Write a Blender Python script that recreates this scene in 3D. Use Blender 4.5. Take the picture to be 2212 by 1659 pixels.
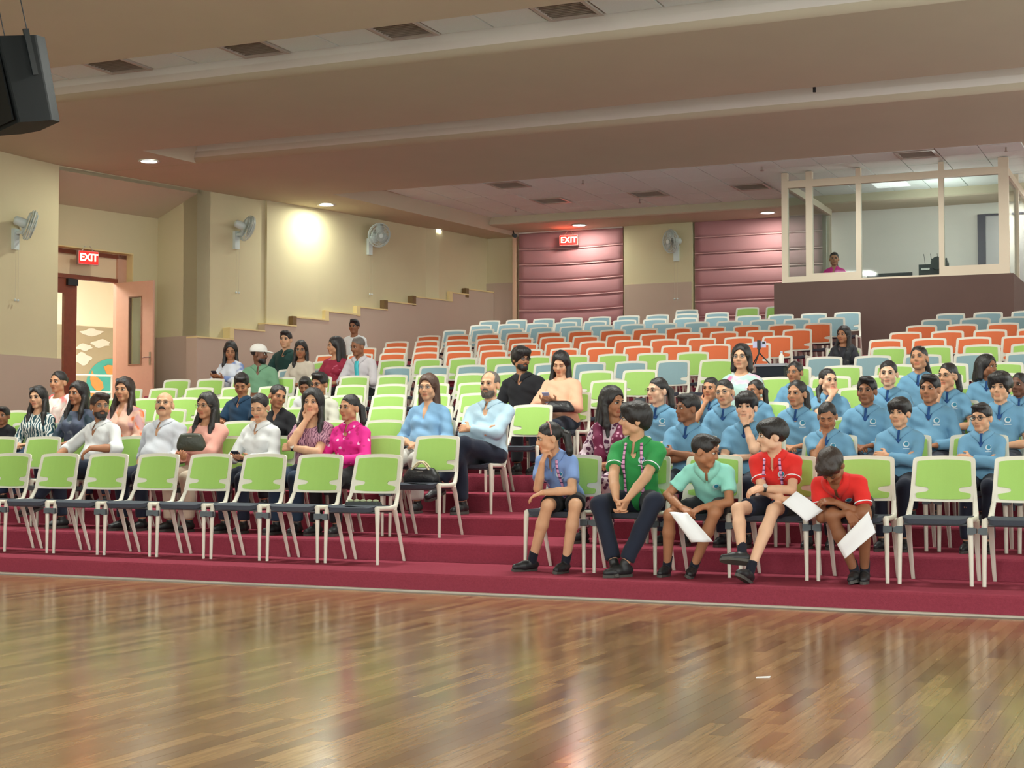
import bpy, bmesh, math, random
import numpy as np
from mathutils import Vector, Matrix

for _o in list(bpy.data.objects):
    bpy.data.objects.remove(_o, do_unlink=True)
SC = bpy.context.scene
COL = SC.collection
rnd = random.Random(11)

# ------------------------------------------------------------------ camera
FPX, YAW, CAMH = 3340.0, math.radians(24.1), 1.09
PITCH = math.atan(130.5 / FPX)
_cd = bpy.data.cameras.new('camera')
_cd.sensor_width = 36.0
_cd.lens = 36.0 * FPX / 2212.0
_cd.clip_end = 200
cam = bpy.data.objects.new('camera', _cd)
COL.objects.link(cam)
cam.location = (0, 0, CAMH)
cam.rotation_euler = (math.pi / 2 + PITCH, 0, YAW)
SC.camera = cam

# ------------------------------------------------------------------ world, lamps, exposure
SC.view_settings.view_transform = 'Standard'
SC.view_settings.look = 'None'
SC.view_settings.gamma = 1.0
SC.view_settings.use_curve_mapping = False
SC.view_settings.exposure = 1.1
SC.cycles.max_bounces = 6
SC.cycles.diffuse_bounces = 3
SC.cycles.glossy_bounces = 3
SC.cycles.transparent_max_bounces = 10
SC.cycles.caustics_reflective = False
SC.cycles.caustics_refractive = False
SC.cycles.use_adaptive_sampling = True
SC.cycles.adaptive_threshold = 0.08
SC.cycles.adaptive_min_samples = 16
SC.cycles.sample_clamp_indirect = 6
W = bpy.data.worlds.new('hall_ambient')
SC.world = W
W.use_nodes = True
W.node_tree.nodes['Background'].inputs[0].default_value = (0.95, 1.0, 0.96, 1)
W.node_tree.nodes['Background'].inputs[1].default_value = 1.1


def area_lamp(name, loc, target, size, power, col=(1, 1, 1), size_y=None, spread=180):
    d = bpy.data.lights.new(name, 'AREA')
    d.energy = power
    d.color = col
    d.size = size
    if size_y:
        d.shape = 'RECTANGLE'
        d.size_y = size_y
    d.spread = math.radians(spread)
    o = bpy.data.objects.new(name, d)
    COL.objects.link(o)
    o.location = loc
    v = Vector(target) - Vector(loc)
    o.rotation_euler = v.to_track_quat('-Z', 'Y').to_euler()
    return o


# stage wash lamps over the stage behind the photographer, and unseen hall lights over the rows
for _x in (-7.0, -2.5, 2.0):
    area_lamp('stage_wash_lamp', (_x, 1.0, 5.2), (_x - 1.5, 13.0, 0.9), 1.2, 60, (0.98, 1.0, 0.94))
for _x in (-12.0, -8.0, -4.0):
    area_lamp('unseen_hall_light', (_x, 12.6, 5.42), (_x, 12.6, 0), 0.9, 92, (0.97, 1.0, 0.92))
for _x in (-11.5, -7.5, -3.5):
    area_lamp('unseen_hall_light', (_x, 19.3, 5.70), (_x, 19.3, 0), 0.5, 16, (0.97, 1.0, 0.92), spread=115)  # added out of sight behind the middle beam to light the middle rows
for _x in (-12.0, -8.5, -5.0, -1.5):
    area_lamp('unseen_hall_light', (_x, 24.25, 5.70), (_x, 24.25, 0), 0.6, 28, (0.95, 1.0, 0.95), spread=165)  # added out of sight behind the rear beam to brighten the back ceiling

# ------------------------------------------------------------------ picture measurements -> points in the hall
_F = np.array([-math.sin(YAW) * math.cos(PITCH), math.cos(YAW) * math.cos(PITCH), math.sin(PITCH)])
_R = np.array([math.cos(YAW), math.sin(YAW), 0.0])
_U = np.cross(_R, _F)
_C = np.array([0, 0, CAMH])


def _ray(x, y):
    return _F + _R * (x - 1106) / FPX - _U * (y - 829.5) / FPX


def at(x, y, X=None, Y=None, Z=None, D=None):
    r = _ray(x, y)
    if D is not None:
        t = D
    elif X is not None:
        t = X / r[0]
    elif Y is not None:
        t = Y / r[1]
    else:
        t = (Z - CAMH) / r[2]
    return Vector(_C + t * r)


def depth_of(p):
    return float((np.array(p) - _C) @ _F)


# ------------------------------------------------------------------ materials
def lin(c):
    return tuple(((v / 12.92) if v <= 0.04045 else ((v + 0.055) / 1.055) ** 2.4) for v in c)


def rgb(r, g, b):
    return lin((r / 255, g / 255, b / 255))


MATS = {}


def mat(name, col, rough=0.6, metal=0.0, spec=0.5, noise=None, bump=None, emit=None, alpha=None, coat=0, sheen=0, sub=0):
    """noise=(scale, amount) varies the colour; bump=(scale, strength)"""
    if name in MATS:
        return MATS[name]
    m = bpy.data.materials.new(name)
    m.use_nodes = True
    nt = m.node_tree
    b = nt.nodes['Principled BSDF']
    b.inputs['Base Color'].default_value = (*col, 1)
    b.inputs['Roughness'].default_value = rough
    b.inputs['Metallic'].default_value = metal
    b.inputs['Specular IOR Level'].default_value = spec
    if coat:
        b.inputs['Coat Weight'].default_value = coat
    if sheen:
        b.inputs['Sheen Weight'].default_value = sheen
    if sub:
        b.inputs['Subsurface Weight'].default_value = sub
    tc = nt.nodes.new('ShaderNodeTexCoord') if (noise or bump) else None
    if noise:
        n = nt.nodes.new('ShaderNodeTexNoise')
        n.inputs['Scale'].default_value = noise[0]
        n.inputs['Detail'].default_value = 4
        nt.links.new(tc.outputs['Object'], n.inputs['Vector'])
        mx = nt.nodes.new('ShaderNodeMix')
        mx.data_type = 'RGBA'
        a = noise[1]
        mx.inputs[6].default_value = (*[max(0, c * (1 - a)) for c in col], 1)
        mx.inputs[7].default_value = (*[min(1, c * (1 + a)) for c in col], 1)
        nt.links.new(n.outputs['Fac'], mx.inputs[0])
        nt.links.new(mx.outputs[2], b.inputs['Base Color'])
    if bump:
        n2 = nt.nodes.new('ShaderNodeTexNoise')
        n2.inputs['Scale'].default_value = bump[0]
        n2.inputs['Detail'].default_value = 3
        nt.links.new(tc.outputs['Object'], n2.inputs['Vector'])
        bp = nt.nodes.new('ShaderNodeBump')
        bp.inputs['Strength'].default_value = bump[1]
        bp.inputs['Distance'].default_value = 0.01
        nt.links.new(n2.outputs['Fac'], bp.inputs['Height'])
        nt.links.new(bp.outputs['Normal'], b.inputs['Normal'])
    if emit:
        b.inputs['Emission Color'].default_value = (*emit[0], 1)
        b.inputs['Emission Strength'].default_value = emit[1]
    if alpha is not None:
        b.inputs['Alpha'].default_value = alpha
    MATS[name] = m
    return m


def glass_mat(name, col=(0.9, 0.95, 0.95)):
    """thin pane: mostly clear, with a mirror share that grows towards grazing view"""
    if name in MATS:
        return MATS[name]
    m = bpy.data.materials.new(name)
    m.use_nodes = True
    nt = m.node_tree
    nt.nodes.remove(nt.nodes['Principled BSDF'])
    out = nt.nodes['Material Output']
    tr = nt.nodes.new('ShaderNodeBsdfTransparent')
    tr.inputs[0].default_value = (*col, 1)
    gl = nt.nodes.new('ShaderNodeBsdfGlossy')
    gl.inputs['Roughness'].default_value = 0.03
    lwt = nt.nodes.new('ShaderNodeLayerWeight')
    lwt.inputs[0].default_value = .5
    pw = nt.nodes.new('ShaderNodeMath')
    pw.operation = 'POWER'
    nt.links.new(lwt.outputs['Facing'], pw.inputs[0])
    pw.inputs[1].default_value = 5
    fr = nt.nodes.new('ShaderNodeMapRange')
    fr.inputs['To Min'].default_value = .03
    fr.inputs['To Max'].default_value = .6
    nt.links.new(pw.outputs[0], fr.inputs['Value'])
    mx = nt.nodes.new('ShaderNodeMixShader')
    nt.links.new(fr.outputs[0], mx.inputs[0])
    nt.links.new(tr.outputs[0], mx.inputs[1])
    nt.links.new(gl.outputs[0], mx.inputs[2])
    nt.links.new(mx.outputs[0], out.inputs[0])
    MATS[name] = m
    return m


def print_mat(name, base, inks, scale=28, kind='voronoi', rough=0.8, thr=0.35):
    """cloth with a printed pattern: inks = list of colours laid over base in blotches"""
    if name in MATS:
        return MATS[name]
    m = mat(name, base, rough)
    nt = m.node_tree
    b = nt.nodes['Principled BSDF']
    tc = nt.nodes.new('ShaderNodeTexCoord')
    prev = None
    for k, ink in enumerate(inks):
        mp = nt.nodes.new('ShaderNodeMapping')
        mp.inputs['Location'].default_value = (3.1 * k, 1.7 * k, 0.9 * k)
        nt.links.new(tc.outputs['Object'], mp.inputs['Vector'])
        if kind == 'wave':
            n = nt.nodes.new('ShaderNodeTexWave')
            n.inputs['Scale'].default_value = scale
            n.inputs['Distortion'].default_value = 9
            n.inputs['Detail'].default_value = 1.5
            n.inputs['Detail Scale'].default_value = 1.2
            o = n.outputs['Fac']
        elif kind == 'noise':
            n = nt.nodes.new('ShaderNodeTexNoise')
            n.inputs['Scale'].default_value = scale
            n.inputs['Detail'].default_value = 1.0
            o = n.outputs['Fac']
        else:
            n = nt.nodes.new('ShaderNodeTexVoronoi')
            n.inputs['Scale'].default_value = scale
            o = n.outputs['Distance']
        nt.links.new(mp.outputs[0], n.inputs['Vector'])
        rp = nt.nodes.new('ShaderNodeValToRGB')
        rp.color_ramp.elements[0].position = thr - 0.03
        rp.color_ramp.elements[1].position = thr + 0.03
        nt.links.new(o, rp.inputs[0])
        mx = nt.nodes.new('ShaderNodeMix')
        mx.data_type = 'RGBA'
        mx.inputs[6].default_value = (*ink, 1)
        if prev is None:
            mx.inputs[7].default_value = (*base, 1)
        else:
            nt.links.new(prev, mx.inputs[7])
        nt.links.new(rp.outputs[0], mx.inputs[0])
        prev = mx.outputs[2]
    nt.links.new(prev, b.inputs['Base Color'])
    return m


# ------------------------------------------------------------------ mesh helpers
def mesh_np(name, V, F4=None, F3=None, mats=None, smooth=True, fm=None):
    """fast mesh from numpy arrays of quads and triangles"""
    me = bpy.data.meshes.new(name)
    V = np.asarray(V, np.float32)
    me.vertices.add(len(V))
    me.vertices.foreach_set('co', V.ravel())
    n4 = 0 if F4 is None else len(F4)
    n3 = 0 if F3 is None else len(F3)
    idx = []
    if n4:
        idx.append(np.asarray(F4, np.int32).ravel())
    if n3:
        idx.append(np.asarray(F3, np.int32).ravel())
    idx = np.concatenate(idx)
    me.loops.add(len(idx))
    me.loops.foreach_set('vertex_index', idx)
    tot = np.concatenate([np.full(n4, 4, np.int32), np.full(n3, 3, np.int32)])
    me.polygons.add(n4 + n3)
    me.polygons.foreach_set('loop_start', np.concatenate([[0], np.cumsum(tot)[:-1]]).astype(np.int32))
    me.polygons.foreach_set('loop_total', tot)
    me.polygons.foreach_set('use_smooth', np.full(n4 + n3, smooth, bool))
    if mats:
        for m in mats:
            me.materials.append(m)
    if fm is not None:
        me.polygons.foreach_set('material_index', np.asarray(fm, np.int32))
    me.update(calc_edges=True)
    return me


def link(name, me, parent=None, loc=None, rot=None):
    o = bpy.data.objects.new(name, me)
    COL.objects.link(o)
    if parent is not None:
        o.parent = parent
    if loc is not None:
        o.location = loc
    if rot is not None:
        o.rotation_euler = rot
    return o


class MB:
    """collects simple shapes into one mesh"""

    def __init__(self):
        self.v, self.f, self.s = [], [], []

    def add(self, V, F, smooth=False):
        b = len(self.v)
        self.v.extend([tuple(p) for p in V])
        self.f.extend([tuple(i + b for i in f) for f in F])
        self.s.extend([smooth] * len(F))
        return self

    def box(self, lo, hi):
        x0, y0, z0 = lo
        x1, y1, z1 = hi
        V = [(x0, y0, z0), (x1, y0, z0), (x1, y1, z0), (x0, y1, z0), (x0, y0, z1), (x1, y0, z1), (x1, y1, z1), (x0, y1, z1)]
        return self.add(V, [(0, 3, 2, 1), (4, 5, 6, 7), (0, 1, 5, 4), (1, 2, 6, 5), (2, 3, 7, 6), (3, 0, 4, 7)])

    def obox(self, c, ax, ay, az):
        """box from a centre and three half-axis vectors"""
        c, ax, ay, az = Vector(c), Vector(ax), Vector(ay), Vector(az)
        V = [c + sx * ax + sy * ay + sz * az for sz in (-1, 1) for sx, sy in ((-1, -1), (1, -1), (1, 1), (-1, 1))]
        F = [(0, 3, 2, 1), (4, 5, 6, 7), (0, 1, 5, 4), (1, 2, 6, 5), (2, 3, 7, 6), (3, 0, 4, 7)]
        if ax.cross(ay).dot(az) < 0:
            F = [f[::-1] for f in F]
        return self.add(V, F)

    def tube(self, pts, rad, n=8, flat=1.0, cap=True, side=None):
        pts = [Vector(p) for p in pts]
        if not isinstance(rad, (list, tuple)):
            rad = [rad] * len(pts)
        V, F = [], []
        up = None
        for i, p in enumerate(pts):
            t = (pts[min(i + 1, len(pts) - 1)] - pts[max(i - 1, 0)]).normalized()
            if up is None:
                up = Vector(side) if side is not None else (Vector((0, 0, 1)) if abs(t.z) < 0.9 else Vector((1, 0, 0)))
            u = (up - t * up.dot(t)).normalized()
            w = t.cross(u)
            up = u
            for k in range(n):
                a = 2 * math.pi * k / n
                V.append(p + (u * math.cos(a) + w * math.sin(a) * flat) * rad[i])
        m = len(pts)
        for i in range(m - 1):
            for k in range(n):
                F.append((i * n + k, i * n + (k + 1) % n, (i + 1) * n + (k + 1) % n, (i + 1) * n + k))
        self.add(V, F, True)
        if cap:
            self.add(V[:n], [tuple(range(n))[::-1]])
            self.add(V[-n:], [tuple(range(n))])
        return self

    def prism(self, poly, fn0, fn1, smooth=False):
        """poly of 2-D points (counter-clockwise seen from the fn1 side); fn0/fn1 map them to the two ends"""
        n = len(poly)
        A = [fn0(*p) for p in poly]
        B = [fn1(*p) for p in poly]
        self.add(B, [tuple(range(n))])
        self.add(A, [tuple(range(n))[::-1]])
        self.add(A + B, [(i, (i + 1) % n, n + (i + 1) % n, n + i) for i in range(n)], smooth)
        return self

    def ball(self, c, r, n=10, m=7, sc=(1, 1, 1)):
        V, F = [], []
        for j in range(m + 1):
            th = math.pi * j / m
            for k in range(n):
                a = 2 * math.pi * k / n
                V.append((c[0] + r * sc[0] * math.sin(th) * math.cos(a), c[1] + r * sc[1] * math.sin(th) * math.sin(a), c[2] + r * sc[2] * math.cos(th)))
        for j in range(m):
            for k in range(n):
                F.append((j * n + k, (j + 1) * n + k, (j + 1) * n + (k + 1) % n, j * n + (k + 1) % n))
        return self.add(V, F, True)

    def lathe(self, prof, n=20, axis='z', o=(0, 0, 0)):
        """prof: (radius, height) pairs"""
        V, F = [], []
        for r, h in prof:
            for k in range(n):
                a = 2 * math.pi * k / n
                p = (r * math.cos(a), r * math.sin(a), h)
                if axis == 'y':
                    p = (p[0], h, p[1])
                V.append((p[0] + o[0], p[1] + o[1], p[2] + o[2]))
        for j in range(len(prof) - 1):
            for k in range(n):
                f = (j * n + k, j * n + (k + 1) % n, (j + 1) * n + (k + 1) % n, (j + 1) * n + k)
                F.append(f[::-1] if axis == 'y' else f)
        return self.add(V, F, True)

    def mesh(self, name, m=None):
        me = bpy.data.meshes.new(name)
        me.from_pydata(self.v, [], self.f)
        me.polygons.foreach_set('use_smooth', np.array(self.s, bool))
        if m:
            for q in (m if isinstance(m, (list, tuple)) else [m]):
                me.materials.append(q)
        me.update()
        return me

    def build(self, name, m=None, parent=None, loc=None, rot=None):
        return link(name, self.mesh(name, m), parent, loc, rot)


def tag(o, label=None, cat=None, group=None, kind=None):
    if label:
        o['label'] = label
    if cat:
        o['category'] = cat
    if group:
        o['group'] = group
    if kind:
        o['kind'] = kind
    return o


def empty(name, loc=(0, 0, 0), rot=None, size=0.1):
    o = bpy.data.objects.new(name, None)
    o.empty_display_size = size
    COL.objects.link(o)
    o.location = loc
    if rot is not None:
        o.rotation_euler = rot
    return o


def copy_tree(o, parent=None):
    c = o.copy()
    COL.objects.link(c)
    c.parent = parent
    for ch in o.children:
        copy_tree(ch, c)
    return c


def round_poly(pts, r, n=4):
    """round the corners of a 2-D polygon; r may be one radius or one per corner"""
    out = []
    m = len(pts)
    for i in range(m):
        p0, p1, p2 = Vector(pts[i - 1]), Vector(pts[i]), Vector(pts[(i + 1) % m])
        rr = r[i] if isinstance(r, (list, tuple)) else r
        a, b = p0 - p1, p2 - p1
        rr = min(rr, a.length * 0.49, b.length * 0.49)
        if rr < 1e-5:
            out.append(tuple(p1))
            continue
        A, B = p1 + a.normalized() * rr, p1 + b.normalized() * rr
        for k in range(n + 1):
            t = k / n
            q = A * (1 - t) ** 2 + p1 * 2 * t * (1 - t) + B * t * t
            out.append(tuple(q))
    return out


ORD = ['zeroth', 'first', 'second', 'third', 'fourth', 'fifth', 'sixth', 'seventh', 'eighth', 'ninth', 'tenth', 'eleventh', 'twelfth',
       'thirteenth', 'fourteenth', 'fifteenth', 'sixteenth', 'seventeenth', 'eighteenth', 'nineteenth', 'twentieth']
# ------------------------------------------------------------------ palette
M_CARPET = mat('maroon_carpet', rgb(150, 64, 80), 0.95, spec=0.05, noise=(60, 0.2), bump=(220, 0.6))
M_FASCIA = mat('beam_face_offwhite', rgb(226, 222, 212), 0.85, noise=(1.2, 0.04))  # lighter tone for beam fronts and upper curve; undersides stay tan
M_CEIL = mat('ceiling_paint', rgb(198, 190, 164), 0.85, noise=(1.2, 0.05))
M_TILE = mat('ceiling_tile', rgb(228, 240, 234), 0.9, noise=(60, 0.05), bump=(300, 0.15))
M_WALL = mat('khaki_wall_paint', rgb(208, 198, 160), 0.8, noise=(1.5, 0.05), bump=(90, 0.05))
M_WAINS = mat('mauve_wainscot_paint', rgb(190, 170, 152), 0.8, noise=(1.5, 0.05), bump=(90, 0.05))
M_CREAM = mat('cream_trim', rgb(226, 206, 150), 0.7, noise=(3, 0.04))
M_BROWN = mat('dark_brown_panel', rgb(92, 70, 62), 0.8, noise=(3, 0.08), bump=(120, 0.08))
M_WHITE = mat('white_paint', rgb(228, 224, 214), 0.6, noise=(2, 0.03))
M_BLIND = mat('dusty_pink_blind', rgb(186, 134, 138), 0.9, noise=(90, 0.06), bump=(400, 0.2), sheen=0.2)
M_DARK = mat('black_plastic', rgb(26, 32, 34), 0.45, noise=(30, 0.1))
M_STEEL = mat('brushed_steel', rgb(190, 185, 175), 0.3, metal=1.0)


def Yrow(i):
    return 10.74 + (i - 1)


def Ztier(i):
    return 0.14 + 0.16 * (i - 1)


def Yedge(i):
    return 10.22 + (i - 1)


def at_plane(x, y, p, n):
    r = Vector(_ray(x, y))
    p, n = Vector(p), Vector(n)
    t = (p - cam.location).dot(n) / r.dot(n)
    return cam.location + t * r


# ------------------------------------------------------------------ wooden floor: single planks
def wood_material():
    m = bpy.data.materials.new('varnished_floor_wood')
    m.use_nodes = True
    nt = m.node_tree
    b = nt.nodes['Principled BSDF']
    L = nt.links.new
    N = nt.nodes.new
    oi = N('ShaderNodeObjectInfo')
    at_ = N('ShaderNodeAttribute')
    at_.attribute_name = 'plank_rand'
    ad = N('ShaderNodeMath')
    ad.operation = 'ADD'
    L(oi.outputs['Random'], ad.inputs[0])
    L(at_.outputs['Fac'], ad.inputs[1])
    fr = N('ShaderNodeMath')
    fr.operation = 'FRACT'
    L(ad.outputs[0], fr.inputs[0])
    cr = N('ShaderNodeValToRGB')
    e = cr.color_ramp.elements
    e[0].position, e[0].color = 0.0, (*rgb(122, 92, 64), 1)
    e[1].position, e[1].color = 1.0, (*rgb(172, 140, 98), 1)
    for p, c in ((0.15, rgb(140, 108, 74)), (0.55, rgb(154, 122, 84)), (0.85, rgb(168, 134, 92))):
        k = cr.color_ramp.elements.new(p)
        k.color = (*c, 1)
    L(fr.outputs[0], cr.inputs[0])
    tc = N('ShaderNodeTexCoord')
    mp = N('ShaderNodeMapping')
    mp.inputs['Scale'].default_value = (60, 3.5, 20)
    geo = N('ShaderNodeNewGeometry')
    L(geo.outputs['Position'], mp.inputs['Vector'])
    n = N('ShaderNodeTexNoise')
    n.inputs['Scale'].default_value = 1.0
    n.inputs['Detail'].default_value = 5
    n.inputs['Distortion'].default_value = 0.6
    L(mp.outputs[0], n.inputs['Vector'])
    gr = N('ShaderNodeValToRGB')
    gr.color_ramp.elements[0].position, gr.color_ramp.elements[0].color = 0.3, (0.78, 0.73, 0.68, 1)
    gr.color_ramp.elements[1].position, gr.color_ramp.elements[1].color = 0.7, (1.1, 1.08, 1.05, 1)
    L(n.outputs['Fac'], gr.inputs[0])
    mx = N('ShaderNodeMix')
    mx.data_type = 'RGBA'
    mx.blend_type = 'MULTIPLY'
    mx.inputs[0].default_value = 1.0
    L(cr.outputs[0], mx.inputs[6])
    L(gr.outputs[0], mx.inputs[7])
    L(mx.outputs[2], b.inputs['Base Color'])
    n3 = N('ShaderNodeTexNoise')
    n3.inputs['Scale'].default_value = 2.2
    n3.inputs['Detail'].default_value = 6
    L(geo.outputs['Position'], n3.inputs['Vector'])
    rr = N('ShaderNodeMapRange')
    rr.inputs['To Min'].default_value = 0.13
    rr.inputs['To Max'].default_value = 0.24
    L(n3.outputs['Fac'], rr.inputs['Value'])
    L(rr.outputs[0], b.inputs['Roughness'])
    b.inputs['Specular IOR Level'].default_value = 0.7
    return m


M_WOODFLOOR = wood_material()
floor = MB().box((-18, -4, -0.2), (5, 10.18, -0.021)).build('floor', mat('floor_bed', rgb(60, 40, 25), 0.8))
tag(floor, 'glossy golden brown wooden plank floor in front of the seating', kind='structure')
PW = 0.068
LENS = (0.40, 0.52, 0.66, 0.82)
PLM = []
for l in LENS:
    PLM.append(MB().box((-PW / 2 + 0.0005, -l / 2 + 0.0005, -0.02), (PW / 2 - 0.0005, l / 2 - 0.0005, 0)).mesh('plank', M_WOODFLOOR))
planks = []
pr = random.Random(5)
k = 0
x = -11.0
while x < 3.4:
    y = 1.6 + pr.random() * 0.9
    while y < 10.16:
        li = pr.randrange(4)
        l = LENS[li]
        if y + l > 10.17:
            l = 10.17 - y
            li = -1
        if l > 0.05:
            planks.append((x, y + l / 2, li, l))
        y += l
    x += PW


def in_view(p, m=40):
    d = np.array(p) - _C
    z = d @ _F
    if z < 0.5:
        return False, z
    u, v = 1106 + FPX * (d @ _R) / z, 829.5 - FPX * (d @ _U) / z
    return (-m < u < 2212 + m and -m < v < 1659 + m), z


near, rest = [], []
for q in planks:
    ok, z = in_view((q[0], q[1], 0))
    (near if ok and q[2] >= 0 else rest).append((z, q))
near.sort(key=lambda t: t[0])
rest += near[300:]
for z, (x, y, li, l) in near[:300]:
    o = link('plank', PLM[li], floor, (x, y, 0), (math.radians(pr.uniform(-.02, .02)), math.radians(pr.uniform(-.06, .06)), 0))
V, F, RV = [], [], []
for z, (x, y, li, l) in rest:
    b = len(V)
    a, c = PW / 2 - 0.0005, l / 2 - 0.0005
    V += [(x - a, y - c, -.02), (x + a, y - c, -.02), (x + a, y + c, -.02), (x - a, y + c, -.02), (x - a, y - c, 0), (x + a, y - c, 0), (x + a, y + c, 0), (x - a, y + c, 0)]
    F += [(b + 4, b + 5, b + 6, b + 7), (b, b + 1, b + 5, b + 4), (b + 1, b + 2, b + 6, b + 5), (b + 2, b + 3, b + 7, b + 6), (b + 3, b, b + 4, b + 7)]
    RV += [pr.random()] * 5
me = mesh_np('far_planks', V, F4=F, mats=[M_WOODFLOOR], smooth=False)
a = me.attributes.new('plank_rand', 'FLOAT', 'FACE')
a.data.foreach_set('value', np.array(RV, np.float32))
tag(link('plank_field', me, floor), kind='stuff')

# ------------------------------------------------------------------ carpeted tiers
XL, XR = -20.0, 4.0
for i in range(1, 18):
    y0 = Yedge(i)
    y1 = Yedge(i + 1) if i < 17 else 30.4
    z = Ztier(i)
    zb = 0 if i == 1 else Ztier(i - 1) - 0.02
    prof = [(y0, zb), (y1 + 0.02, zb), (y1 + 0.02, z), (y0 + 0.02, z), (y0 + 0.006, z - 0.006), (y0, z - 0.02)]
    xl = -17.2 if y0 < 18.5 else -14.0 - (30 - y0) * 0.231 - 0.25
    t = MB().prism(prof, lambda y, zz: (XR, y, zz), lambda y, zz: (xl, y, zz)).build('floor_tier', M_CARPET)
    tag(t, f'maroon carpeted seating tier, {ORD[i]} step up from the wooden floor', kind='structure')
tag(MB().box((XL, 10.178, 0), (XR, 10.219, 0.014)).build('trim_1', mat('floor_edge_strip', rgb(196, 186, 172), 0.5, noise=(4, 0.15))),
    'pale metal strip where the wooden floor meets the lowest carpeted step', kind='structure')
tag(MB().box((XL, 10.11, -0.01), (XR, 10.178, 0.002)).build('trim_2', mat('floor_edge_grey', rgb(112, 104, 92), 0.6, noise=(3, 0.2))),
    'grey threshold band along the end of the wooden floor', kind='structure')

# ------------------------------------------------------------------ the splayed wall by the door (wall_left)
TH = math.radians(13.0)
LB = Vector((-14.0, 30.0, 0))
LD = Vector((math.sin(TH), math.cos(TH), 0))
LN = Vector((math.cos(TH), -math.sin(TH), 0))


def Lw(s, w, z):
    p = LB - LD * s + LN * w
    return (p.x, p.y, z)


def s_at(x, y=600, w=0.0):
    p = at_plane(x, y, Lw(0, w, 0), LN)
    return (LB + LN * w - p).dot(LD), p.z


ZS = 5.5      # underside of beams and side bulkhead
ZC = 5.75     # tile ceiling
wall_left = empty('wall_left', Lw(4, 0, 0))
wall_left.location = (0, 0, 0)
tag(wall_left, 'khaki side wall with a stepped mauve dado climbing beside the seats', kind='structure')
S = {x: s_at(x)[0] for x in (425, 572, 680, 918, 938, 1003)}
poly = [(S[425], 0.0), (S[572], 0.0), (S[572], 0.05), (S[680], 0.10), (S[918], 0.03), (S[938], 0.13), (S[1003], 0.06), (0.0, 0.0)]
for j in range(len(poly) - 1):
    (s0, w0), (s1, w1) = poly[j], poly[j + 1]
    if abs(s0 - s1) < 0.02:
        continue
    q = [(s0, w0), (s1, w1), (s1, -0.35), (s0, -0.35)]
    MB().prism(q, lambda s, w: Lw(s, w, 0.5), lambda s, w: Lw(s, w, ZS + 0.02)).build('wall_panel', M_WALL, wall_left)
# stepped dado with a cream cap and little end blocks
dado = [(425, 505, 729), (505, 572, 711), (572, 640, 700), (640, 710, 687), (710, 778, 675), (778, 837, 665), (837, 898, 653), (898, 977, 644.5), (977, 1012, 633), (1012, 1052, 626)]
for j, (xa, xb, y) in enumerate(dado):
    sa, sb = s_at(xa, y, 0.17)[0], s_at(xb, y, 0.17)[0]
    if j == len(dado) - 1:
        sb = -0.05
    zt = s_at((xa + xb) / 2, y, 0.17)[1]
    q = [(sa, 0.17), (sb, 0.17), (sb, -0.1), (sa, -0.1)]
    MB().prism(q, lambda s, w: Lw(s, w, 0.6), lambda s, w: Lw(s, w, zt - 0.025)).build('dado_panel', M_WAINS, wall_left)
    q = [(sa, 0.185), (sb, 0.185), (sb, -0.1), (sa, -0.1)]
    MB().prism(q, lambda s, w: Lw(s, w, zt - 0.025), lambda s, w: Lw(s, w, zt)).build('dado_cap', M_CREAM, wall_left)
    if j not in (2,) and j > 0:
        q = [(sa + 0.1, 0.18), (sa, 0.18), (sa, 0.0), (sa + 0.1, 0.0)]
        MB().prism(q, lambda s, w: Lw(s, w, zt - 0.19), lambda s, w: Lw(s, w, zt + 0.004)).build('dado_end_block', M_CREAM if j in (1, 4, 5, 8) else mat('brown_end_block', rgb(120, 95, 60), 0.7, noise=(20, 0.2)), wall_left)

# door recess: return wall, door wall, sloped soffit, pillar
SC_ = S[425]
WD = -1.03
kz = 1.56
rec = [(SC_, 0.0), (SC_, WD - 0.3), (SC_ - 0.3, WD - 0.3), (SC_ - 0.3, 0.0)]
MB().prism(rec[::-1], lambda s, w: Lw(s, w, 0.5), lambda s, w: Lw(s, w, ZS + .02)).build('wall_panel', M_WALL, wall_left)
zr = at_plane(382, 727, Lw(SC_, 0, 0), LD).z
MB().prism([(SC_, 0.03), (SC_ + .03, 0.03), (SC_ + .03, WD), (SC_, WD)], lambda s, w: Lw(s, w, 0.6), lambda s, w: Lw(s, w, zr)).build('dado_panel', M_WAINS, wall_left)


def k_at(x, y, w):
    s, z = s_at(x, y, w)
    return s - SC_, z


k0, _ = k_at(288, 600, WD)
_, ztop = k_at(288, 548, WD)
kF, zF = k_at(258, 553, WD - 0.22)
K1 = k0 + 2.35


def door_wall_box(ka, kb, za, zb, m=M_WALL, wa=WD, wb=WD - 0.22, name='wall_panel'):
    q = [(SC_ + ka, wa), (SC_ + ka, wb), (SC_ + kb, wb), (SC_ + kb, wa)]
    return MB().prism(q, lambda s, w: Lw(s, w, za), lambda s, w: Lw(s, w, zb)).build(name, m, wall_left)


door_wall_box(0.0, k0, 0.5, ZS)
door_wall_box(k0, K1, ztop, ZS)
door_wall_box(K1, K1 + 3, 0.5, ZS)
door_wall_box(k0 - 0.0, k0 + 0.02, kz, ztop, M_CREAM, WD - 0.001, WD - 0.219, 'door_reveal')
door_wall_box(k0, K1, ztop - 0.02, ztop, M_CREAM, WD - 0.001, WD - 0.219, 'door_reveal')
# landing in the recess
MB().prism([(SC_, 0.3), (SC_, WD - 3.6), (SC_ + 5, WD - 3.6), (SC_ + 5, 0.3)], lambda s, w: Lw(s, w, 0.4), lambda s, w: Lw(s, w, kz)).build('door_landing', M_CARPET, wall_left)
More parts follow.
